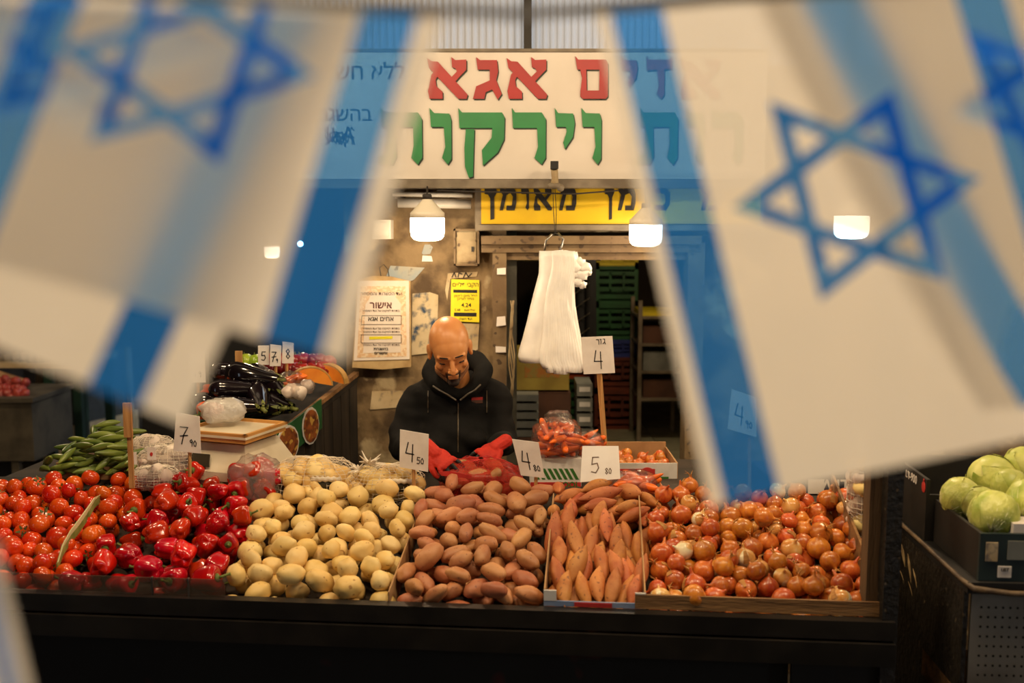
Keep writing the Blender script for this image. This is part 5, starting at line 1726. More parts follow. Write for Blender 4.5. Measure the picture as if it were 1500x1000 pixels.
def FS(r, d, z=0.0):
    """fruit stand axes: r to the right of its right edge (negative: left), d away; z above the deck"""
    return Vector((F_.x, F_.y, 0)) + fr2 * r + fd * d + Vector((0, 0, F_.z + (B_.z - F_.z) * d / FL + z))


def fb(mb, r0, r1, d0, d1, z0, z1):
    return mb.hexa([FS(r0, d0, z0), FS(r1, d0, z0), FS(r1, d1, z0), FS(r0, d1, z0), FS(r0, d0, z1), FS(r1, d0, z1), FS(r1, d1, z1), FS(r0, d1, z1)])


fs_ = thing('fruit_stand', Vector((FS(-.6, .4).x, FS(-.6, .4).y, 0)), 'dark slatted fruit stand at the left carrying eggplants and squash', 'stand')
fb(MB(), -.47, 0, 0, FL, -.04, -.012).build('deck', 'slat_dark', fs_)
fb(MB(), -.02, .006, 0, FL, -.012, .006).build('edge_board', 'wood', fs_)
ns = 9
for k in range(ns):
    d0 = FL * k / ns; d1 = FL * (k + .93) / ns
    a = FS(-.02, d0); b = FS(-.02, d1)
    mb = MB()
    p = []
    for z_ in (0, 1):
        for (r_, d_) in ((-.02, d0), (-.002, d0), (-.002, d1), (-.02, d1)):
            v = FS(r_, d_, -.042)
            p.append(Vector((v.x, v.y, .15 if z_ == 0 else v.z)))
    mb.hexa(p).build('side_slat', 'slat_dark', fs_)
for k in range(4):
    mb = MB(); p = []
    r0 = -.47 + .1175 * k
    for z_ in (0, 1):
        for (r_, d_) in ((r0, .0), (r0 + .112, .0), (r0 + .112, .018), (r0, .018)):
            v = FS(r_, d_, -.042); p.append(Vector((v.x, v.y, .15 if z_ == 0 else v.z)))
    mb.hexa(p).build('front_slat', 'slat_dark', fs_)
for r_ in (-.44, -.05):
    for d_ in (.03, FL - .06):
        v = FS(r_, d_, -.04)
        MB().box((v.x, v.y, v.z / 2), (.04, .04, v.z)).build('leg', 'black_metal', fs_)
gb = thing('eggplant_box', FS(-.15, .16), 'green printed box with fruit pictures holding the eggplants', 'box')
fb(MB(), -.34, 0.0, -.012, -.004, -.02, .045).build('front', 'crate_green', gb)
fb(MB(), .008, .014, -.012, .30, -.10, .02).build('side', 'crate_green', gb)
M['picture'] = pm('picture', (150, 84, 40), (88, 44, 28), scale=30, rough=.4, spots=(190, 150, 70), spot_scale=34, spot_t=.6)
for d_, w_ in ((.05, .075), (.21, .06)):
    n_ = 14
    c = FS(.0165, d_, -.05)
    mx = frame(c, fd, (0, 0, 1))
    MB().poly([(w_ * math.cos(2 * math.pi * i / n_), .075 * math.sin(2 * math.pi * i / n_)) for i in range(n_)], -.003, mx).build('picture_rim', 'white_carton', gb)
    mx = frame(c + fr2 * .003, fd, (0, 0, 1))
    MB().poly([(w_ * .88 * math.cos(2 * math.pi * i / n_), .066 * math.sin(2 * math.pi * i / n_)) for i in range(n_)], -.003, mx).build('picture', 'picture', gb)


def eggplant_mesh(seed):
    rr = random.Random(seed)
    L_ = rr.uniform(.20, .24); R_ = rr.uniform(.040, .047); bd = rr.uniform(-.02, .02)
    prof = [(0, .02), (.03, .5), (.1, .82), (.22, 1.0), (.4, .97), (.6, .80), (.78, .62), (.92, .50), (1.0, .42)]
    mb = MB()
    def fn(u, v):
        for i in range(len(prof) - 1):
            if prof[i][0] <= v <= prof[i + 1][0]:
                f = (v - prof[i][0]) / (prof[i + 1][0] - prof[i][0]); r = prof[i][1] * (1 - f) + prof[i + 1][1] * f; break
        th = 2 * math.pi * u
        x = (v - .5) * L_
        return (x, R_ * r * math.cos(th), R_ * r * math.sin(th) + bd * (2 * v - 1) ** 2)
    mb.grid(fn, 22, 18, closed_u=True)
    me = mb.mesh('eggplant', 'eggplant', smooth=True)
    cb_ = MB()
    zc = bd
    for k in range(5):
        th = 2 * math.pi * k / 5
        pts = []
        for (x, w, r) in ((L_ / 2 + .004, .008, .25), (L_ / 2 - .004, .010, .42), (L_ / 2 - .018, .006, .50), (L_ / 2 - .030, .001, .55)):
            for s in (-1, 1):
                a = th + s * w / (R_ * .5) * .8
                pts.append((x, R_ * (r + .04) * math.cos(a), R_ * (r + .04) * math.sin(a) + zc))
        cb_.add(pts, [(2 * i, 2 * i + 1, 2 * i + 3, 2 * i + 2) for i in range(3)])
    cb_.tube([(L_ / 2 - .002, 0, zc), (L_ / 2 + .014, .001, zc + .002), (L_ / 2 + .028, .004, zc + .006)], [.011, .007, .008], 8)
    return me, cb_.mesh('calyx', 'eggplant_cap', smooth=True)


egv = [eggplant_mesh(i) for i in range(4)]
for i, (px, py, Y, yaw, pit, lb) in enumerate(((348, 596, 3.60, .1, 0, 'eggplant lying lowest in front of the pile'), (385, 600, 3.64, -.5, .1, 'eggplant at the lower right corner of the green box'), (326, 592, 3.70, .3, 0, 'eggplant at the lower left of the pile, beside the orange peppers'),
                                           (345, 571, 3.70, .05, 0, 'eggplant lying level in the middle of the pile'), (380, 582, 3.66, -1.2, -.2, 'eggplant with its green cap pointing at the viewer'), (402, 566, 3.76, -.9, -.25, 'eggplant sloping down the right side of the pile'),
                                           (366, 550, 3.76, -.25, -.12, 'topmost eggplant of the pile'), (388, 552, 3.84, -.6, -.15, 'eggplant behind the topmost one'), (348, 545, 3.86, .0, .0, 'eggplant at the back left of the pile'), (404, 592, 3.70, -.8, -.1, 'eggplant next to the garlic bags'))):
    me, ch = egv[i % 4]
    o = bpy.data.objects.new('eggplant', me); col.objects.link(o)
    o.location = P(px, py, Y + .13); o.rotation_euler = Euler((random.uniform(0, 6), 0, 0)).to_matrix().to_euler()
    o.rotation_euler = (Matrix.Rotation(yaw, 3, 'Z') @ Matrix.Rotation(-pit, 3, 'Y') @ Matrix.Rotation(i * 1.3, 3, 'X')).to_euler()
    tag(o, lb, 'eggplant', 'eggplants piled on the fruit stand')
    q = bpy.data.objects.new('calyx', ch); col.objects.link(q); q.parent = o
M['orange_veg'] = pm('orange_veg', (226, 92, 20), (206, 66, 16), scale=8, rough=.25, coat=.4)
orv = []
for me, ch in pv[:3]:
    m2 = me.copy(); m2.materials.clear(); m2.materials.append(M['orange_veg']); orv.append((m2, ch))
for i, (px, py, Y, lb) in enumerate(((308, 575, 3.80, 'orange pepper left of the eggplants, highest'), (312, 592, 3.74, 'orange pepper left of the eggplants, middle'), (303, 600, 3.68, 'orange-red pepper left of the eggplants, lowest'), (316, 602, 3.60, 'red pepper just below the eggplant pile'))):
    me, ch = orv[i % 3] if i < 3 else pv[0]
    o = bpy.data.objects.new('bell_pepper', me); col.objects.link(o); o.location = P(px, py, Y + .1); o.rotation_euler = (i, .4, i * 2)
    tag(o, lb, 'bell pepper', 'peppers beside the eggplants')
    q = bpy.data.objects.new('stem', ch); col.objects.link(q); q.parent = o
# squash wedges, wrapped carrots, garlic bags, apples
M['squash'] = pm('squash', (228, 140, 40), (212, 116, 28), scale=12, rough=.5)
M['squash_skin'] = pm('squash_skin', (190, 150, 84), (160, 120, 60), scale=12, rough=.5)
for i, (px, py, Y, rz, lb) in enumerate(((455, 552, 4.00, .3, 'orange squash wedge in front, cut side to the viewer'), (476, 547, 4.05, -.3, 'orange squash wedge at the right end of the stand'))):
    t = thing('squash_wedge', P(px, py + 12, Y), lb, 'squash', 'cut squash wedges on the fruit stand')
    mb = MB(); n_ = 12
    out = [(.085 * math.cos(math.pi * k / n_), .075 * math.sin(math.pi * k / n_)) for k in range(n_ + 1)] + [(-.03, .012), (0, .022), (.03, .012)]
    mb.poly(out, .035, Matrix.Translation(P(px, py + 14, Y)) @ Matrix.Rotation(rz, 4, 'Z')).build('flesh', 'squash', t)
    mb = MB()
    out = [(.091 * math.cos(math.pi * k / n_), .081 * math.sin(math.pi * k / n_)) for k in range(n_ + 1)] + [(.086 * math.cos(math.pi * k / n_), .076 * math.sin(math.pi * k / n_)) for k in range(n_, -1, -1)]
    mb.poly(out, .036, Matrix.Translation(P(px, py + 14, Y)) @ Matrix.Rotation(rz, 4, 'Z')).build('rind', 'squash_skin', t)
net_bag('carrot_bag', 408, 442, 544, 570, 3.92, .12, carv, 'carrot', 9, .03, 'wrapped tray of carrots on the fruit stand behind the eggplants', 'plastic bag', 41, shell='film_clear', thread=None, sc=(.5, .7))
net_bag('garlic_bag', 416, 444, 562, 584, 3.78, .08, garv, 'garlic_bulb', 6, .03, 'pinkish bag of garlic at the edge of the fruit stand, nearer', 'plastic bag', 42, shell='film_milky', thread=None)
net_bag('garlic_bag', 438, 460, 556, 576, 3.88, .08, garv, 'garlic_bulb', 6, .03, 'pinkish bag of garlic at the edge of the fruit stand, farther', 'plastic bag', 43, shell='film_milky', thread=None)
M['apple_red'] = pm('apple_red', (112, 14, 18), (146, 34, 24), scale=10, rough=.25, rnd=.2)
M['apple_green'] = pm('apple_green', (160, 180, 50), (130, 160, 40), scale=10, rough=.25, rnd=.1)
ap = {}
for mt in ('apple_red', 'apple_green'):
    mb = MB()
    mb.grid(lambda u, v: ((.036 * math.sin(math.pi * v) ** .85 * math.cos(6.2832 * u), .036 * math.sin(math.pi * v) ** .85 * math.sin(6.2832 * u), -.032 * math.cos(math.pi * v) - (.012 * max(0, v - .85) / .15))), 18, 12, closed_u=True)
    mb.mi = 0
    ap[mt] = mb.mesh('apple', mt, smooth=True)
stem_ = MB().tube([(0, 0, .018), (.002, 0, .030), (.005, 0, .040)], .0016, 5).mesh('stem', 'eggplant_cap')
rr = random.Random(8)
for i in range(22):
    px = 362 + (i % 11) * 12 + rr.uniform(-3, 3); row = i // 11
    mt = 'apple_green' if px < 388 else 'apple_red'
    o = bpy.data.objects.new('apple', ap[mt]); col.objects.link(o)
    o.location = P(px, 541 - row * 12 + rr.uniform(-2, 2), 4.08 + row * .07); o.rotation_euler = (rr.uniform(-.5, .5), rr.uniform(-.5, .5), rr.uniform(0, 6))
    tag(o, ('green apple' if mt == 'apple_green' else 'dark red apple') + (' in the front row behind the eggplants' if row == 0 else ' in the back row of the fruit stand'), 'apple', 'apples at the back of the fruit stand')
    q = bpy.data.objects.new('stem', stem_); col.objects.link(q); q.parent = o
price_card([(378, 506), (394, 506), (394, 534), (378, 534)], 4.0, '5', (386, 550), 'leftmost narrow price card at the back of the fruit stand')
price_card([(396, 504), (412, 506), (411, 536), (395, 536)], 3.98, '7', (404, 552), 'middle narrow price card at the back of the fruit stand', small='9')
price_card([(414, 500), (430, 502), (430, 532), (413, 532)], 3.99, '8', (420, 552), 'right narrow price card at the back of the fruit stand')
price_card([(276, 513), (299, 514), (301, 560), (278, 560)], 3.85, '1', (290, 600), 'yellowish price card at the left of the eggplants', small='9')
tag(MB().box(P(350, 527, 4.1), (.028, .012, .075)).build('wooden_stake', 'stick'), 'short brown wooden stake behind the eggplants', 'stake')
dr = MB().box((P(325, 450, 6.0).x, 6.0, 1.3), (1.0, .05, 2.6)).build('door_1', 'black_panel')
struct(dr, 'dark glazed door behind the fruit stand')
MB().box((P(325, 450, 6.0).x - .1, 5.97, 1.4), (.03, .02, 2.3)).build('mullion', 'grey_metal', dr)

# ================================================================== ALLEY AT THE FAR LEFT
M['bin_grey'] = pm('bin_grey', (92, 84, 70), (66, 60, 50), scale=6, rough=.6)
M['beige_board'] = pm('beige_board', (206, 184, 146), (176, 152, 114), scale=6, rough=.6)
M['green_metal'] = pm('green_metal', (28, 56, 44), (20, 42, 34), scale=6, rough=.5)
M['glass_dark'] = film('glass_dark', (60, 66, 66), .45, rough=.05, bump=.02, bscale=2)
AY = 6.6
bn = thing('produce_bin', P(8, 690, AY), 'grey wheeled produce bin at the far left edge', 'bin')
a_, b_ = P(-60, 675, AY), P(46, 588, AY)
MB().box(((a_.x + b_.x) / 2, AY + .3, (a_.z + b_.z) / 2), (b_.x - a_.x, .6, b_.z - a_.z)).build('body', 'bin_grey', bn)
MB().box(((a_.x + b_.x) / 2, AY + .3, b_.z + .01), (b_.x - a_.x + .04, .64, .03)).build('rim', 'bin_grey', bn)
for px in (-40, 20):
    q = P(px, 690, AY)
    MB().box((q.x, AY + .05, q.z / 2 + .12), (.05, .05, max(.1, a_.z))).build('leg', 'bin_grey', bn)
rr = random.Random(2)
M['shallot'] = pm('shallot', (176, 72, 62), (140, 50, 48), scale=12, rough=.4, rnd=.2)
shm = ico_item('shallot', 3, .075, .06, .06, 'shallot')
for k in range(30):
    q = P(-30 + (k % 10) * 7, 582 - (k // 10) * 10, AY + .1 + .12 * (k // 10))
    o = bpy.data.objects.new('shallot', shm); col.objects.link(o); o.location = q + Vector((rr.uniform(-.02, .02), 0, rr.uniform(0, .03))); o.rotation_euler = (rr.uniform(0, 6), rr.uniform(0, 6), 0)
    tag(o, ['reddish shallot in the front row of the grey bin', 'reddish shallot in the middle row of the grey bin', 'reddish shallot in the back row of the grey bin'][k // 10], 'shallot', 'shallots heaped in the grey bin')
q0, q1 = P(-60, 545, AY + .5), P(42, 585, AY + .5)
tag(MB().hexa([P(-70, 580, AY + .45), P(44, 586, AY + .45), P(44, 586, AY + .5), P(-70, 580, AY + .5), P(-70, 520, AY + .75), P(40, 556, AY + .75), P(40, 556, AY + .8), P(-70, 520, AY + .8)]).build('slanted_board', 'carton'), 'brown slanted board behind the shallots in the grey bin', 'board')
LY = 7.4
sh_ = thing('market_table', P(90, 690, LY), 'pale table on green metal legs at the far left of the alley', 'table')
a_, b_ = P(-40, 535, LY), P(118, 530, LY)
MB().box(((a_.x + b_.x) / 2, LY + .35, a_.z), (b_.x - a_.x, .7, .04)).build('table_top', 'beige_board', sh_)
for px in (70, 112):
    q = P(px, 600, LY)
    MB().box((q.x, LY + .05, a_.z / 2), (.06, .06, a_.z)).build('leg', 'green_metal', sh_)
    MB().box((q.x, LY + .62, a_.z / 2), (.06, .06, a_.z)).build('leg', 'green_metal', sh_)
for k in range(9):
    def bagf(u, v, k=k):
        px = -6 + k * 11.5 + 12 * u + 3 * math.sin(v * 4 + k); py = 470 + 60 * v
        return P(px, py, LY + .1) + Vector((0, -.05 * math.sin(math.pi * u) + .03 * math.sin(v * 7 + k), 0))
    g = MB().grid(bagf, 6, 8).build('hanging_bag', 'film_milky', None, smooth=True)
    g.modifiers.new('thickness', 'SOLIDIFY').thickness = .01
    tag(g, ['leftmost', 'second', 'third', 'fourth', 'fifth', 'sixth', 'seventh', 'eighth', 'rightmost'][k] + ' of the pale plastic bags hanging above the far-left table', 'plastic bag', 'pale plastic bags above the far table')
fg = thing('display_cabinet', P(155, 640, 8.0), 'glass-fronted display cabinet with a white frame at the back of the alley', 'cabinet')
CY2 = 8.0
xa, xb, xc = P(60, 600, CY2).x, P(117, 600, CY2).x, P(196, 600, CY2 + .6).x
zb_, zt2 = P(117, 637, CY2).z, P(117, 520, CY2).z
MB().box(((xa + xb) / 2, CY2 + .3, max(.05, zb_ / 2 + .04)), (xb - xa, .6, max(.1, zb_ + .08))).build('plinth', 'beige_board', fg)
MB().hexa([(xb, CY2, 0.0), (xc, CY2 + .5, 0), (xc, CY2 + .7, 0), (xb, CY2 + .6, 0), (xb, CY2, zb_ + .09), (xc, CY2 + .5, zb_ + .09), (xc, CY2 + .7, zb_ + .09), (xb, CY2 + .6, zb_ + .09)]).build('plinth', 'beige_board', fg)
for (x, y) in ((xa, CY2), (xb, CY2), (xc, CY2 + .5)):
    MB().box((x, y + .02, (zb_ + zt2) / 2), (.05, .05, zt2 - zb_)).build('frame_post', 'beige_board', fg)
MB().box(((xa + xb) / 2, CY2 + .02, (zb_ + zt2) / 2), (xb - xa, .01, zt2 - zb_)).build('pane', 'glass_dark', fg)
MB().hexa([(xb, CY2 + .02, zb_), (xc, CY2 + .52, zb_), (xc, CY2 + .53, zb_), (xb, CY2 + .03, zb_), (xb, CY2 + .02, zt2), (xc, CY2 + .52, zt2), (xc, CY2 + .53, zt2), (xb, CY2 + .03, zt2)]).build('pane', 'glass_dark', fg)
MB().box(((xa + xb) / 2, CY2 + .35, (zb_ + zt2) / 2), (xb - xa, .5, .03)).build('shelf', 'beige_board', fg)
for k, (x, y0_, y1_, mt, lb) in enumerate(((100, 562, 590, 'crate_dark', 'dark red box on the upper shelf of the display cabinet'), (132, 565, 592, 'brown_box', 'brown box behind the side glass of the display cabinet'), (80, 600, 630, 'grey_box', 'grey box on the floor of the display cabinet'), (158, 574, 632, 'white_carton', 'pale carton at the right end of the display cabinet'))):
    box_thing('packed_box', x - 12, y0_, x + 12, y1_, CY2 + .15 + (.35 if x > 117 else 0), .2, mt, lb, 'box')

# ================================================================== THE SELLER
M['skin'] = pm('skin', (222, 154, 94), (208, 136, 80), scale=12, rough=.38, spec=.5)
M['stubble'] = pm('stubble', (132, 90, 60), (150, 102, 68), scale=90, rough=.8)
M['beard'] = pm('beard', (48, 34, 26), (66, 46, 34), scale=120, rough=.85)
M['shaved'] = pm('shaved', (168, 116, 80), (150, 100, 70), scale=90, rough=.55)
M['hair'] = pm('hair', (34, 24, 18), (46, 32, 24), scale=60, rough=.8)
M['jacket'] = pm('jacket', (15, 14, 14), (21, 19, 19), scale=8, rough=.85, bump=.35, bscale=14, spec=.25)
M['hoodlining'] = pm('hoodlining', (19, 18, 18), (13, 12, 12), scale=10, rough=.9, spec=.2, bump=.3, bscale=14)
M['zip'] = pm('zip', (92, 80, 62), (70, 60, 48), scale=40, rough=.4)
M['glove_red'] = pm('glove_red', (206, 44, 24), (184, 34, 20), scale=20, rough=.7, bump=.3, bscale=120)
M['glove_black'] = pm('glove_black', (26, 24, 24), (36, 33, 32), scale=20, rough=.5, bump=.3, bscale=80)
M['trousers'] = pm('trousers', (34, 34, 40), (26, 26, 31), scale=10, rough=.85)
M['patch_red'] = pm('patch_red', (168, 40, 34), rough=.5)
M['patch_brown'] = pm('patch_brown', (86, 54, 40), rough=.5)

HC = P(659, 511, 3.74)
HM = Matrix.Translation(HC) @ Matrix.Rotation(math.radians(9), 4, 'Z') @ Matrix.Rotation(math.radians(27), 4, 'X') @ Matrix.Rotation(math.radians(-7), 4, 'Y')
hb2 = MB()
hb2.ball((0, .012, .035), (.0755, .096, .086), 4)                    # skull
hb2.ball((0, -.026, .018), (.066, .068, .078), 4)                    # forehead
hb2.ball((0, -.022, -.035), (.060, .066, .080), 4)                   # middle of the face
hb2.capsule((-.030, -.012, -.076), .036, (0, -.058, -.098), .026, 3)  # jaw, both sides
hb2.capsule((.030, -.012, -.076), .036, (0, -.058, -.098), .026, 3)
hb2.ball((0, -.075, -.102), (.022, .018, .018), 3)                   # chin
for s in (-1, 1):
    hb2.capsule((s * .010, -.089, .018), .0092, (s * .046, -.073, .017), .0092, 2)      # brow ridge
    hb2.ball((s * .042, -.056, -.030), (.019, .020, .020), 3)                           # cheekbone
    hb2.ball((s * .031, -.0705, -.001), (.0155, .0125, .0115), 3)                        # eyelid over the eye
    hb2.ball((s * .0125, -.100, -.036), (.0085, .011, .0085), 2)                        # nostril wing
    hb2.ball((s * .078, .018, -.010), (.0085, .019, .031), 3, mx=Matrix.Rotation(s * -.35, 4, 'Z'))   # ear
    hb2.ball((s * .080, .012, -.034), (.007, .011, .012), 2)                            # ear lobe
hb2.capsule((0, -.086, .012), .0085, (0, -.111, -.026), .0105, 2)    # nose
hb2.ball((0, -.112, -.033), (.0115, .0115, .0105), 3)
hb2.capsule((-.018, -.087, -.064), .0058, (.018, -.087, -.064), .0058, 2)   # lips
hb2.capsule((-.015, -.087, -.073), .0068, (.015, -.087, -.073), .0068, 2)
hb2.capsule((0, .030, -.05), .056, (0, .075, -.135), .060, 3)        # neck
for i_, v in enumerate(hb2.v):
    hb2.v[i_] = HM @ v
nb = P(667, 566, 3.90)
hb2.capsule(HM @ Vector((0, .06, -.10)), .058, nb, .066, 3)
hb2.ball(nb - Vector((0, 0, .06)), (.13, .085, .07), 3)
hb2.ball(P(667, 640, 3.9), (.12, .08, .17), 3)
me = remesh(hb2, .0032, 3, .5)
seller = mesh_child('person', me, ['skin', 'stubble', 'shaved', 'beard'], None, (nb.x, nb.y, 0))
tag(seller, 'bald man in a black hooded jacket and red gloves looking down behind the counter', 'person')
inv = HM.inverted()
org = Vector((nb.x, nb.y, 0))
mi = []
for p in me.polygons:
    c = inv @ (p.center + org)
    m_ = 0
    ax = abs(c.x)
    lips = ax < .019 and -.079 < c.z < -.0595 and c.y < -.07
    if c.z < -.046 and c.y < .01 and c.z > -.128 and not lips and c.y < .03:
        if c.z < -.066 or ax < .03: m_ = 1
        if c.y < -.060 and ((ax < .025 and c.z < -.081) or (ax < .026 and -.0595 < c.z < -.047 and c.y < -.083) or (.017 < ax < .027 and -.085 < c.z < -.054)): m_ = 3
    if c.z > -.03 and c.y > .03 and c.z < .09 and (c.y > .055 or abs(c.x) > .055) and abs(c.x) < .0745: m_ = 2
    mi.append(m_)
me.polygons.foreach_set('material_index', mi)


def headpart(mb, name, mat, vox=.0022):
    for i_, v in enumerate(mb.v): mb.v[i_] = HM @ v
    return mb.build(name, mat, seller, smooth=True)


for s in (-1, 1):
    headpart(MB().tube([(s * .013, -.0955, .0225), (s * .026, -.0925, .0235), (s * .042, -.0820, .0205), (s * .051, -.0715, .0155)], [.0018, .0030, .0028, .0014], 8), 'eyebrow', 'hair')
    headpart(MB().tube([(s * .017, -.0795, -.0085), (s * .031, -.0822, -.0085), (s * .046, -.0745, -.0095)], [.0026, .0036, .0024], 6), 'eyelashes', 'hair')
headpart(MB().ball((0, -.088, -.101), (.017, .006, .010), 3), 'goatee', 'hair')

# jacket
jb = MB()
jb.ball(P(667, 598, 3.92), (.175, .115, .15), 3)
jb.ball(P(667, 650, 3.90), (.165, .125, .20), 3)
jb.ball((nb.x, 3.90, 1.02), (.175, .13, .20), 3)
LS, RS = P(610, 586, 3.92), P(726, 582, 3.90)
LE, RE = P(591, 655, 3.84), P(737, 650, 3.84)
LW, RW = P(626, 657, 3.50), P(732, 650, 3.61)
jb.capsule(P(650, 566, 3.92), .062, LS, .070, 2).capsule(P(686, 564, 3.92), .062, RS, .068, 2)
jb.capsule(LS, .070, LE, .060, 2).capsule(RS, .068, RE, .057, 2)
jb.capsule(LE, .060, LW, .043, 2).capsule(RE, .057, RW, .042, 2)
# folds at the elbows and sides
for (x, y, Y, r) in ((588, 632, 3.85, .050), (588, 648, 3.82, .050), (598, 664, 3.80, .050), (740, 628, 3.85, .046), (740, 644, 3.82, .048), (640, 650, 3.80, .05), (694, 645, 3.80, .05)):
    jb.ball(P(x, y, Y), r, 2)
me = remesh(jb, .011, 4, .5)
for v in me.vertices:
    n_ = noise.noise(v.co * 9) * .008 + noise.noise(Vector((v.co.x * 8 + v.co.z * 10, v.co.y * 8, v.co.z * 24))) * .009
    v.co += v.normal * n_
jk2 = mesh_child('jacket', me, ['jacket'], seller)
# hood lying round the neck
hd = MB()
ring = [P(667, 524, 4.02), P(640, 530, 3.97), P(631, 546, 3.90), P(641, 563, 3.83), P(657, 574, 3.80), P(674, 578, 3.79), P(690, 572, 3.80), P(703, 558, 3.83), P(709, 542, 3.90), P(698, 528, 3.97), P(667, 524, 4.02)]
rad = [.045, .042, .040, .036, .028, .022, .028, .036, .040, .042, .045]
for i in range(len(ring) - 1):
    hd.capsule(ring[i], rad[i], ring[i + 1], rad[i + 1], 2)
hd.ball(P(668, 545, 4.02), (.11, .06, .07), 2)
hood = mesh_child('hood', remesh(hd, .009, 4, .5), ['hoodlining'], seller)
MB().tube([P(634, 565, 3.775), P(645, 572, 3.765), P(656, 578, 3.76), P(668, 586, 3.755)], .0035, 6).build('hood_seam', 'zip', hood)
MB().tube([P(704, 563, 3.775), P(696, 571, 3.765), P(685, 577, 3.76), P(674, 586, 3.755)], .0035, 6).build('hood_seam', 'zip', hood)


def front_y(px, py, me_=None):
    """depth of the jacket's front where a sight line meets it"""
    d = ray(px, py)
    hit, loc, nor, idx = jk2.ray_cast(CAM - jk2.parent.location, d)
    return loc.y + jk2.parent.location.y if hit else 3.78


pts = [P(671, y, front_y(671, y) - .003) for y in range(590, 668, 8)]
MB().tube(pts, .0028, 6).build('zip', 'zip', jk2)
yy = front_y(701, 586)
c = P(699, 586, yy - .009)
mx = frame(c, (1, .25, 0), (0, 0, 1))
MB().poly([(-.022, -.012), (.022, -.012), (.022, .001), (-.022, .001)], .004, mx).build('chest_patch', 'patch_brown', jk2)
MB().poly([(-.022, .001), (.022, .001), (.022, .011), (-.022, .011)], .004, mx).build('chest_patch', 'patch_red', jk2)
for x in (627, 713):
    MB().tube([P(x, y, front_y(x, y) - .003) for y in range(572, 612, 8)], .0026, 6).build('drawstring', 'zip', jk2)


def hand(wrist, fdir, back, thumb_side, curl, spread, name, seed, scale=1.0):
    """gloved hand: palm, four unequal bent fingers and a thumb leaving the side of the palm"""
    fdir = Vector(fdir).normalized(); back = Vector(back)
    back = (back - fdir * back.dot(fdir)).normalized()
    side = fdir.cross(back).normalized()
    Mx = Matrix((fdir, side, back)).transposed().to_4x4(); Mx.translation = Vector(wrist)
    mb = MB()
    mb.ball((.050, 0, 0), (.052, .042, .0165), 3)
    mb.capsule((-.035, 0, 0), .031, (.02, 0, 0), .030, 2)
    mb.ball((.078, 0, .002), (.022, .042, .014), 3)
    for i, (y, L_) in enumerate(((-.0355, .070), (-.0122, .080), (.0122, .075), (.0355, .058))):
        p = Vector((.088 - .004 * abs(i - 1.4), y, 0)); ang = .15; sp = (i - 1.5) * spread
        seg = (L_ * .45, L_ * .31, L_ * .24)
        r0 = .0100
        for k, sl_ in enumerate(seg):
            ang += curl * (.55 + .3 * k) * (1 + .12 * math.sin(seed + i * 2))
            d = Vector((math.cos(ang) * math.cos(sp), math.cos(ang) * math.sin(sp), -math.sin(ang)))
            q = p + d * sl_
            mb.capsule(p, r0, q, r0 - .0012, 2)
            p = q; r0 -= .0012
    ts = thumb_side
    mb.capsule((.022, ts * .028, -.004), .0165, (.055, ts * .052, -.014), .0135, 2)
    mb.capsule((.055, ts * .052, -.014), .0135, (.082, ts * .056, -.026), .0115, 2)
    mb.capsule((.082, ts * .056, -.026), .0115, (.104, ts * .050, -.036), .0100, 2)
    loc_pts = mb
    me = remesh(loc_pts, .0030, 2, .5)
    mi = []
    for p in me.polygons:
        c = p.center
        m_ = 0
        if c.x > .098 or (p.normal.z < -.3) or (c.z < -.024): m_ = 1
        mi.append(m_)
    me.transform(Matrix.Translation(Vector(wrist)) @ Mx.to_3x3().to_4x4() @ Matrix.Scale(scale, 4))
    g = mesh_child(name, me, ['glove_red', 'glove_black'], seller)
    me.polygons.foreach_set('material_index', mi)
    return g


hand(P(633, 660, 3.42), (.58, -.36, -.44), (-.05, -.72, .72), 1, .40, .22, 'glove', 1, .88)
hand(P(731, 652, 3.56), (-.66, -.46, -.34), (-.10, -.66, .8), -1, .46, .18, 'glove', 4, .88)

# trousers and shoes behind the counter
tb_ = MB()
tb_.ball((nb.x, 3.90, .92), (.165, .12, .12), 3)
for s in (-1, 1):
    tb_.capsule((nb.x + s * .085, 3.90, .88), .085, (nb.x + s * .10, 3.87, .48), .060, 2)
    tb_.capsule((nb.x + s * .10, 3.87, .48), .060, (nb.x + s * .10, 3.90, .10), .050, 2)
mesh_child('trousers', remesh(tb_, .013, 3, .5), ['trousers'], seller)
for s in (-1, 1):
    sb2 = MB().capsule((nb.x + s * .10, 3.92, .045), .045, (nb.x + s * .115, 3.76, .034), .034, 2)
    mesh_child('shoe', remesh(sb2, .009, 2, .5), ['black_metal'], seller)

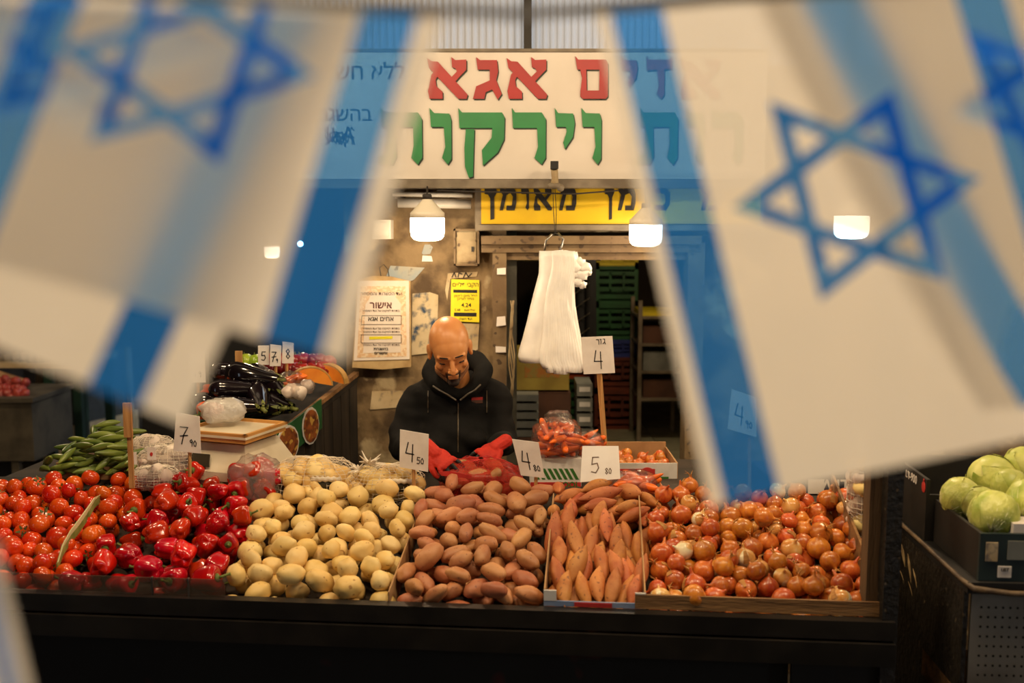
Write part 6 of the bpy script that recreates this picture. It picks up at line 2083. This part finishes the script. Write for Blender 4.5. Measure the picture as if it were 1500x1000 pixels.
# ================================================================== FLAGS OF THE BUNTING
def flag_mat(name, stripes, star, star_r, aspect, w=.034, op_white=.93, op_blue=.60):
    """thin cloth print: blue stripes and a hexagram outline by the cloth's own coordinates; lets light through"""
    m, nt, b = new_mat(name)
    N, L = nt.nodes, nt.links
    uv = N.new('ShaderNodeUVMap')
    sx = N.new('ShaderNodeSeparateXYZ'); L.new(uv.outputs[0], sx.inputs[0])

    def mth(op, a, b_=None, c=None):
        n_ = N.new('ShaderNodeMath'); n_.operation = op
        for i, v in enumerate((a, b_, c)):
            if v is None: continue
            if isinstance(v, (int, float)): n_.inputs[i].default_value = v
            else: L.new(v, n_.inputs[i])
        return n_.outputs[0]
    u, v = sx.outputs[0], sx.outputs[1]
    mask = None
    for (c0, c1) in stripes:
        d = mth('ABSOLUTE', mth('SUBTRACT', u, (c0 + c1) / 2))
        s = mth('LESS_THAN', d, (c1 - c0) / 2)
        mask = s if mask is None else mth('MAXIMUM', mask, s)
    if star:
        pu = mth('SUBTRACT', u, star[0])
        pv_ = mth('MULTIPLY', mth('SUBTRACT', v, star[1]), aspect)
        for sg_ in (1, -1):
            T_ = None
            for k in (60, 180, 300):
                a = math.radians(k)
                e = mth('ADD', mth('MULTIPLY', pu, sg_ * math.cos(a)), mth('MULTIPLY', pv_, sg_ * math.sin(a)))
                T_ = e if T_ is None else mth('MAXIMUM', T_, e)
            d = mth('ABSOLUTE', mth('SUBTRACT', T_, star_r / 2 - w / 2))
            mask = mth('MAXIMUM', mask, mth('LESS_THAN', d, w / 2))
    colr = N.new('ShaderNodeMix'); colr.data_type = 'RGBA'
    L.new(mask, colr.inputs['Factor'])
    colr.inputs[6].default_value = (.79, .76, .72, 1); colr.inputs[7].default_value = lin((48, 132, 232))
    trc = N.new('ShaderNodeMix'); trc.data_type = 'RGBA'
    L.new(mask, trc.inputs['Factor'])
    trc.inputs[6].default_value = (1, 1, 1, 1); trc.inputs[7].default_value = (.22, .54, .94, 1)
    op = N.new('ShaderNodeMix'); op.data_type = 'FLOAT'
    L.new(mask, op.inputs['Factor']); op.inputs[2].default_value = op_white; op.inputs[3].default_value = op_blue
    df = N.new('ShaderNodeBsdfDiffuse'); tl = N.new('ShaderNodeBsdfTranslucent'); tr = N.new('ShaderNodeBsdfTransparent')
    L.new(colr.outputs[2], df.inputs[0]); L.new(colr.outputs[2], tl.inputs[0]); L.new(trc.outputs[2], tr.inputs[0])
    m1 = N.new('ShaderNodeMixShader'); m1.inputs[0].default_value = .74
    L.new(df.outputs[0], m1.inputs[1]); L.new(tl.outputs[0], m1.inputs[2])
    m2 = N.new('ShaderNodeMixShader')
    L.new(op.outputs[0], m2.inputs[0]); L.new(tr.outputs[0], m2.inputs[1]); L.new(m1.outputs[0], m2.inputs[2])
    L.new(m2.outputs[0], N['Material Output'].inputs['Surface'])
    return m


def flag(corners, Y, mat, label, wave=.012, dy=0.0, ph=0.0, sag=0.0, curve=0.0):
    """hanging cloth: corners TL TR BR BL where it hangs at about depth Y, with soft folds"""
    TL, TR, BR, BL = [Vector(c) for c in corners]
    nu, nv = 48, 48
    mb = MB()
    uvs = []

    def fn(u, v):
        p = (TL * (1 - u) + TR * u) * (1 - v) + (BL * (1 - u) + BR * u) * v
        p.y += sag * math.sin(math.pi * u) * (1 - v)
        p.x += curve * math.sin(math.pi * v)
        y = Y + dy * u + wave * v * math.sin(u * 7 + v * 2.2 + ph) + wave * .5 * math.sin(u * 15 + v * 4 + ph * 2) * (.3 + v)
        return P(p.x, p.y, y)
    mb.grid(fn, nu, nv)
    o = mb.build('flag', mat, smooth=True)
    uvl = o.data.uv_layers.new(name='UVMap')
    for poly in o.data.polygons:
        for li in poly.loop_indices:
            vi = o.data.loops[li].vertex_index
            uvl.data[li].uv = ((vi % (nu + 1)) / nu, (vi // (nu + 1)) / nv)
    tag(o, label, 'flag', 'blue and white flags of the bunting in front of the stall')
    return o


ST = [(.085, .215), (.765, .895)]
ST_R = [(.032, .145), (.775, .885)]
ST_L = [(.085, .205), (.818, .945)]
fm = flag_mat('flag_cloth_a', ST_R, (.455, .43), .265, 1.10, w=.034)
flag([(868, 2), (1545, -28), (1745, 590), (1040, 742)], .74, fm, 'white flag with blue stripes and star hanging nearest at the right', wave=.004, dy=.02, ph=.4)
fm2 = flag_mat('flag_cloth_b', ST, (.52, .30), .235, 1.05, w=.032)
flag([(1100, -20), (1800, -20), (2110, 560), (1440, 600)], .756, fm2, 'flag hanging close behind the right one, its stripe showing through the cloth', wave=.002, dy=.02, ph=2.0, curve=-10)
fm3 = flag_mat('flag_cloth_c', ST_L, (.475, .215), .29, .82, w=.038)
flag([(-10, -20), (650, 18), (506, 530), (-160, 345)], .60, fm3, 'white flag with blue star and stripes hanging nearest at the left', wave=.004, dy=.02, ph=1.0)
fm4 = flag_mat('flag_cloth_d', ST, (.44, .12), .27, .9, w=.036)
flag([(-130, -20), (545, 8), (268, 622), (-330, 372)], .617, fm4, 'flag hanging behind the left one with its lower corner drooping over the garlic', wave=.002, dy=.02, ph=3.0)
fm5 = flag_mat('flag_cloth_e', [(.90, .955)], None, .2, 1.0)
flag([(-420, 700), (-8, 790), (62, 1080), (-360, 1060)], .50, fm5, 'edge of a flag low at the bottom left corner', wave=.006, ph=.7)
M['tape'] = pm('tape', (214, 200, 180), (196, 180, 158), scale=20, rough=.8)
tp_ = [(-60, -26, .58), (150, -14, .59), (320, -4, .60), (500, 8, .615), (650, 14, .63), (760, 20, .67), (868, 14, .74), (1040, -2, .745), (1200, -12, .75), (1545, -28, .76), (1850, -30, .79)]
mb = MB()
vs = []
for (x, y, Y) in tp_:
    vs += [P(x, y - 9, Y - .003), P(x, y + 9, Y - .003), P(x, y + 9, Y - .001), P(x, y - 9, Y - .001)]
fs = []
for i in range(len(tp_) - 1):
    k = 4 * i
    for j in range(4):
        fs.append((k + j, k + (j + 1) % 4, k + 4 + (j + 1) % 4, k + 4 + j))
fs += [(3, 2, 1, 0), tuple(4 * len(tp_) - 4 + j for j in range(4))]
mb.add(vs, fs)
tag(mb.build('bunting_tape', 'tape'), 'pale cloth tape from which the flags hang across the top', 'tape')
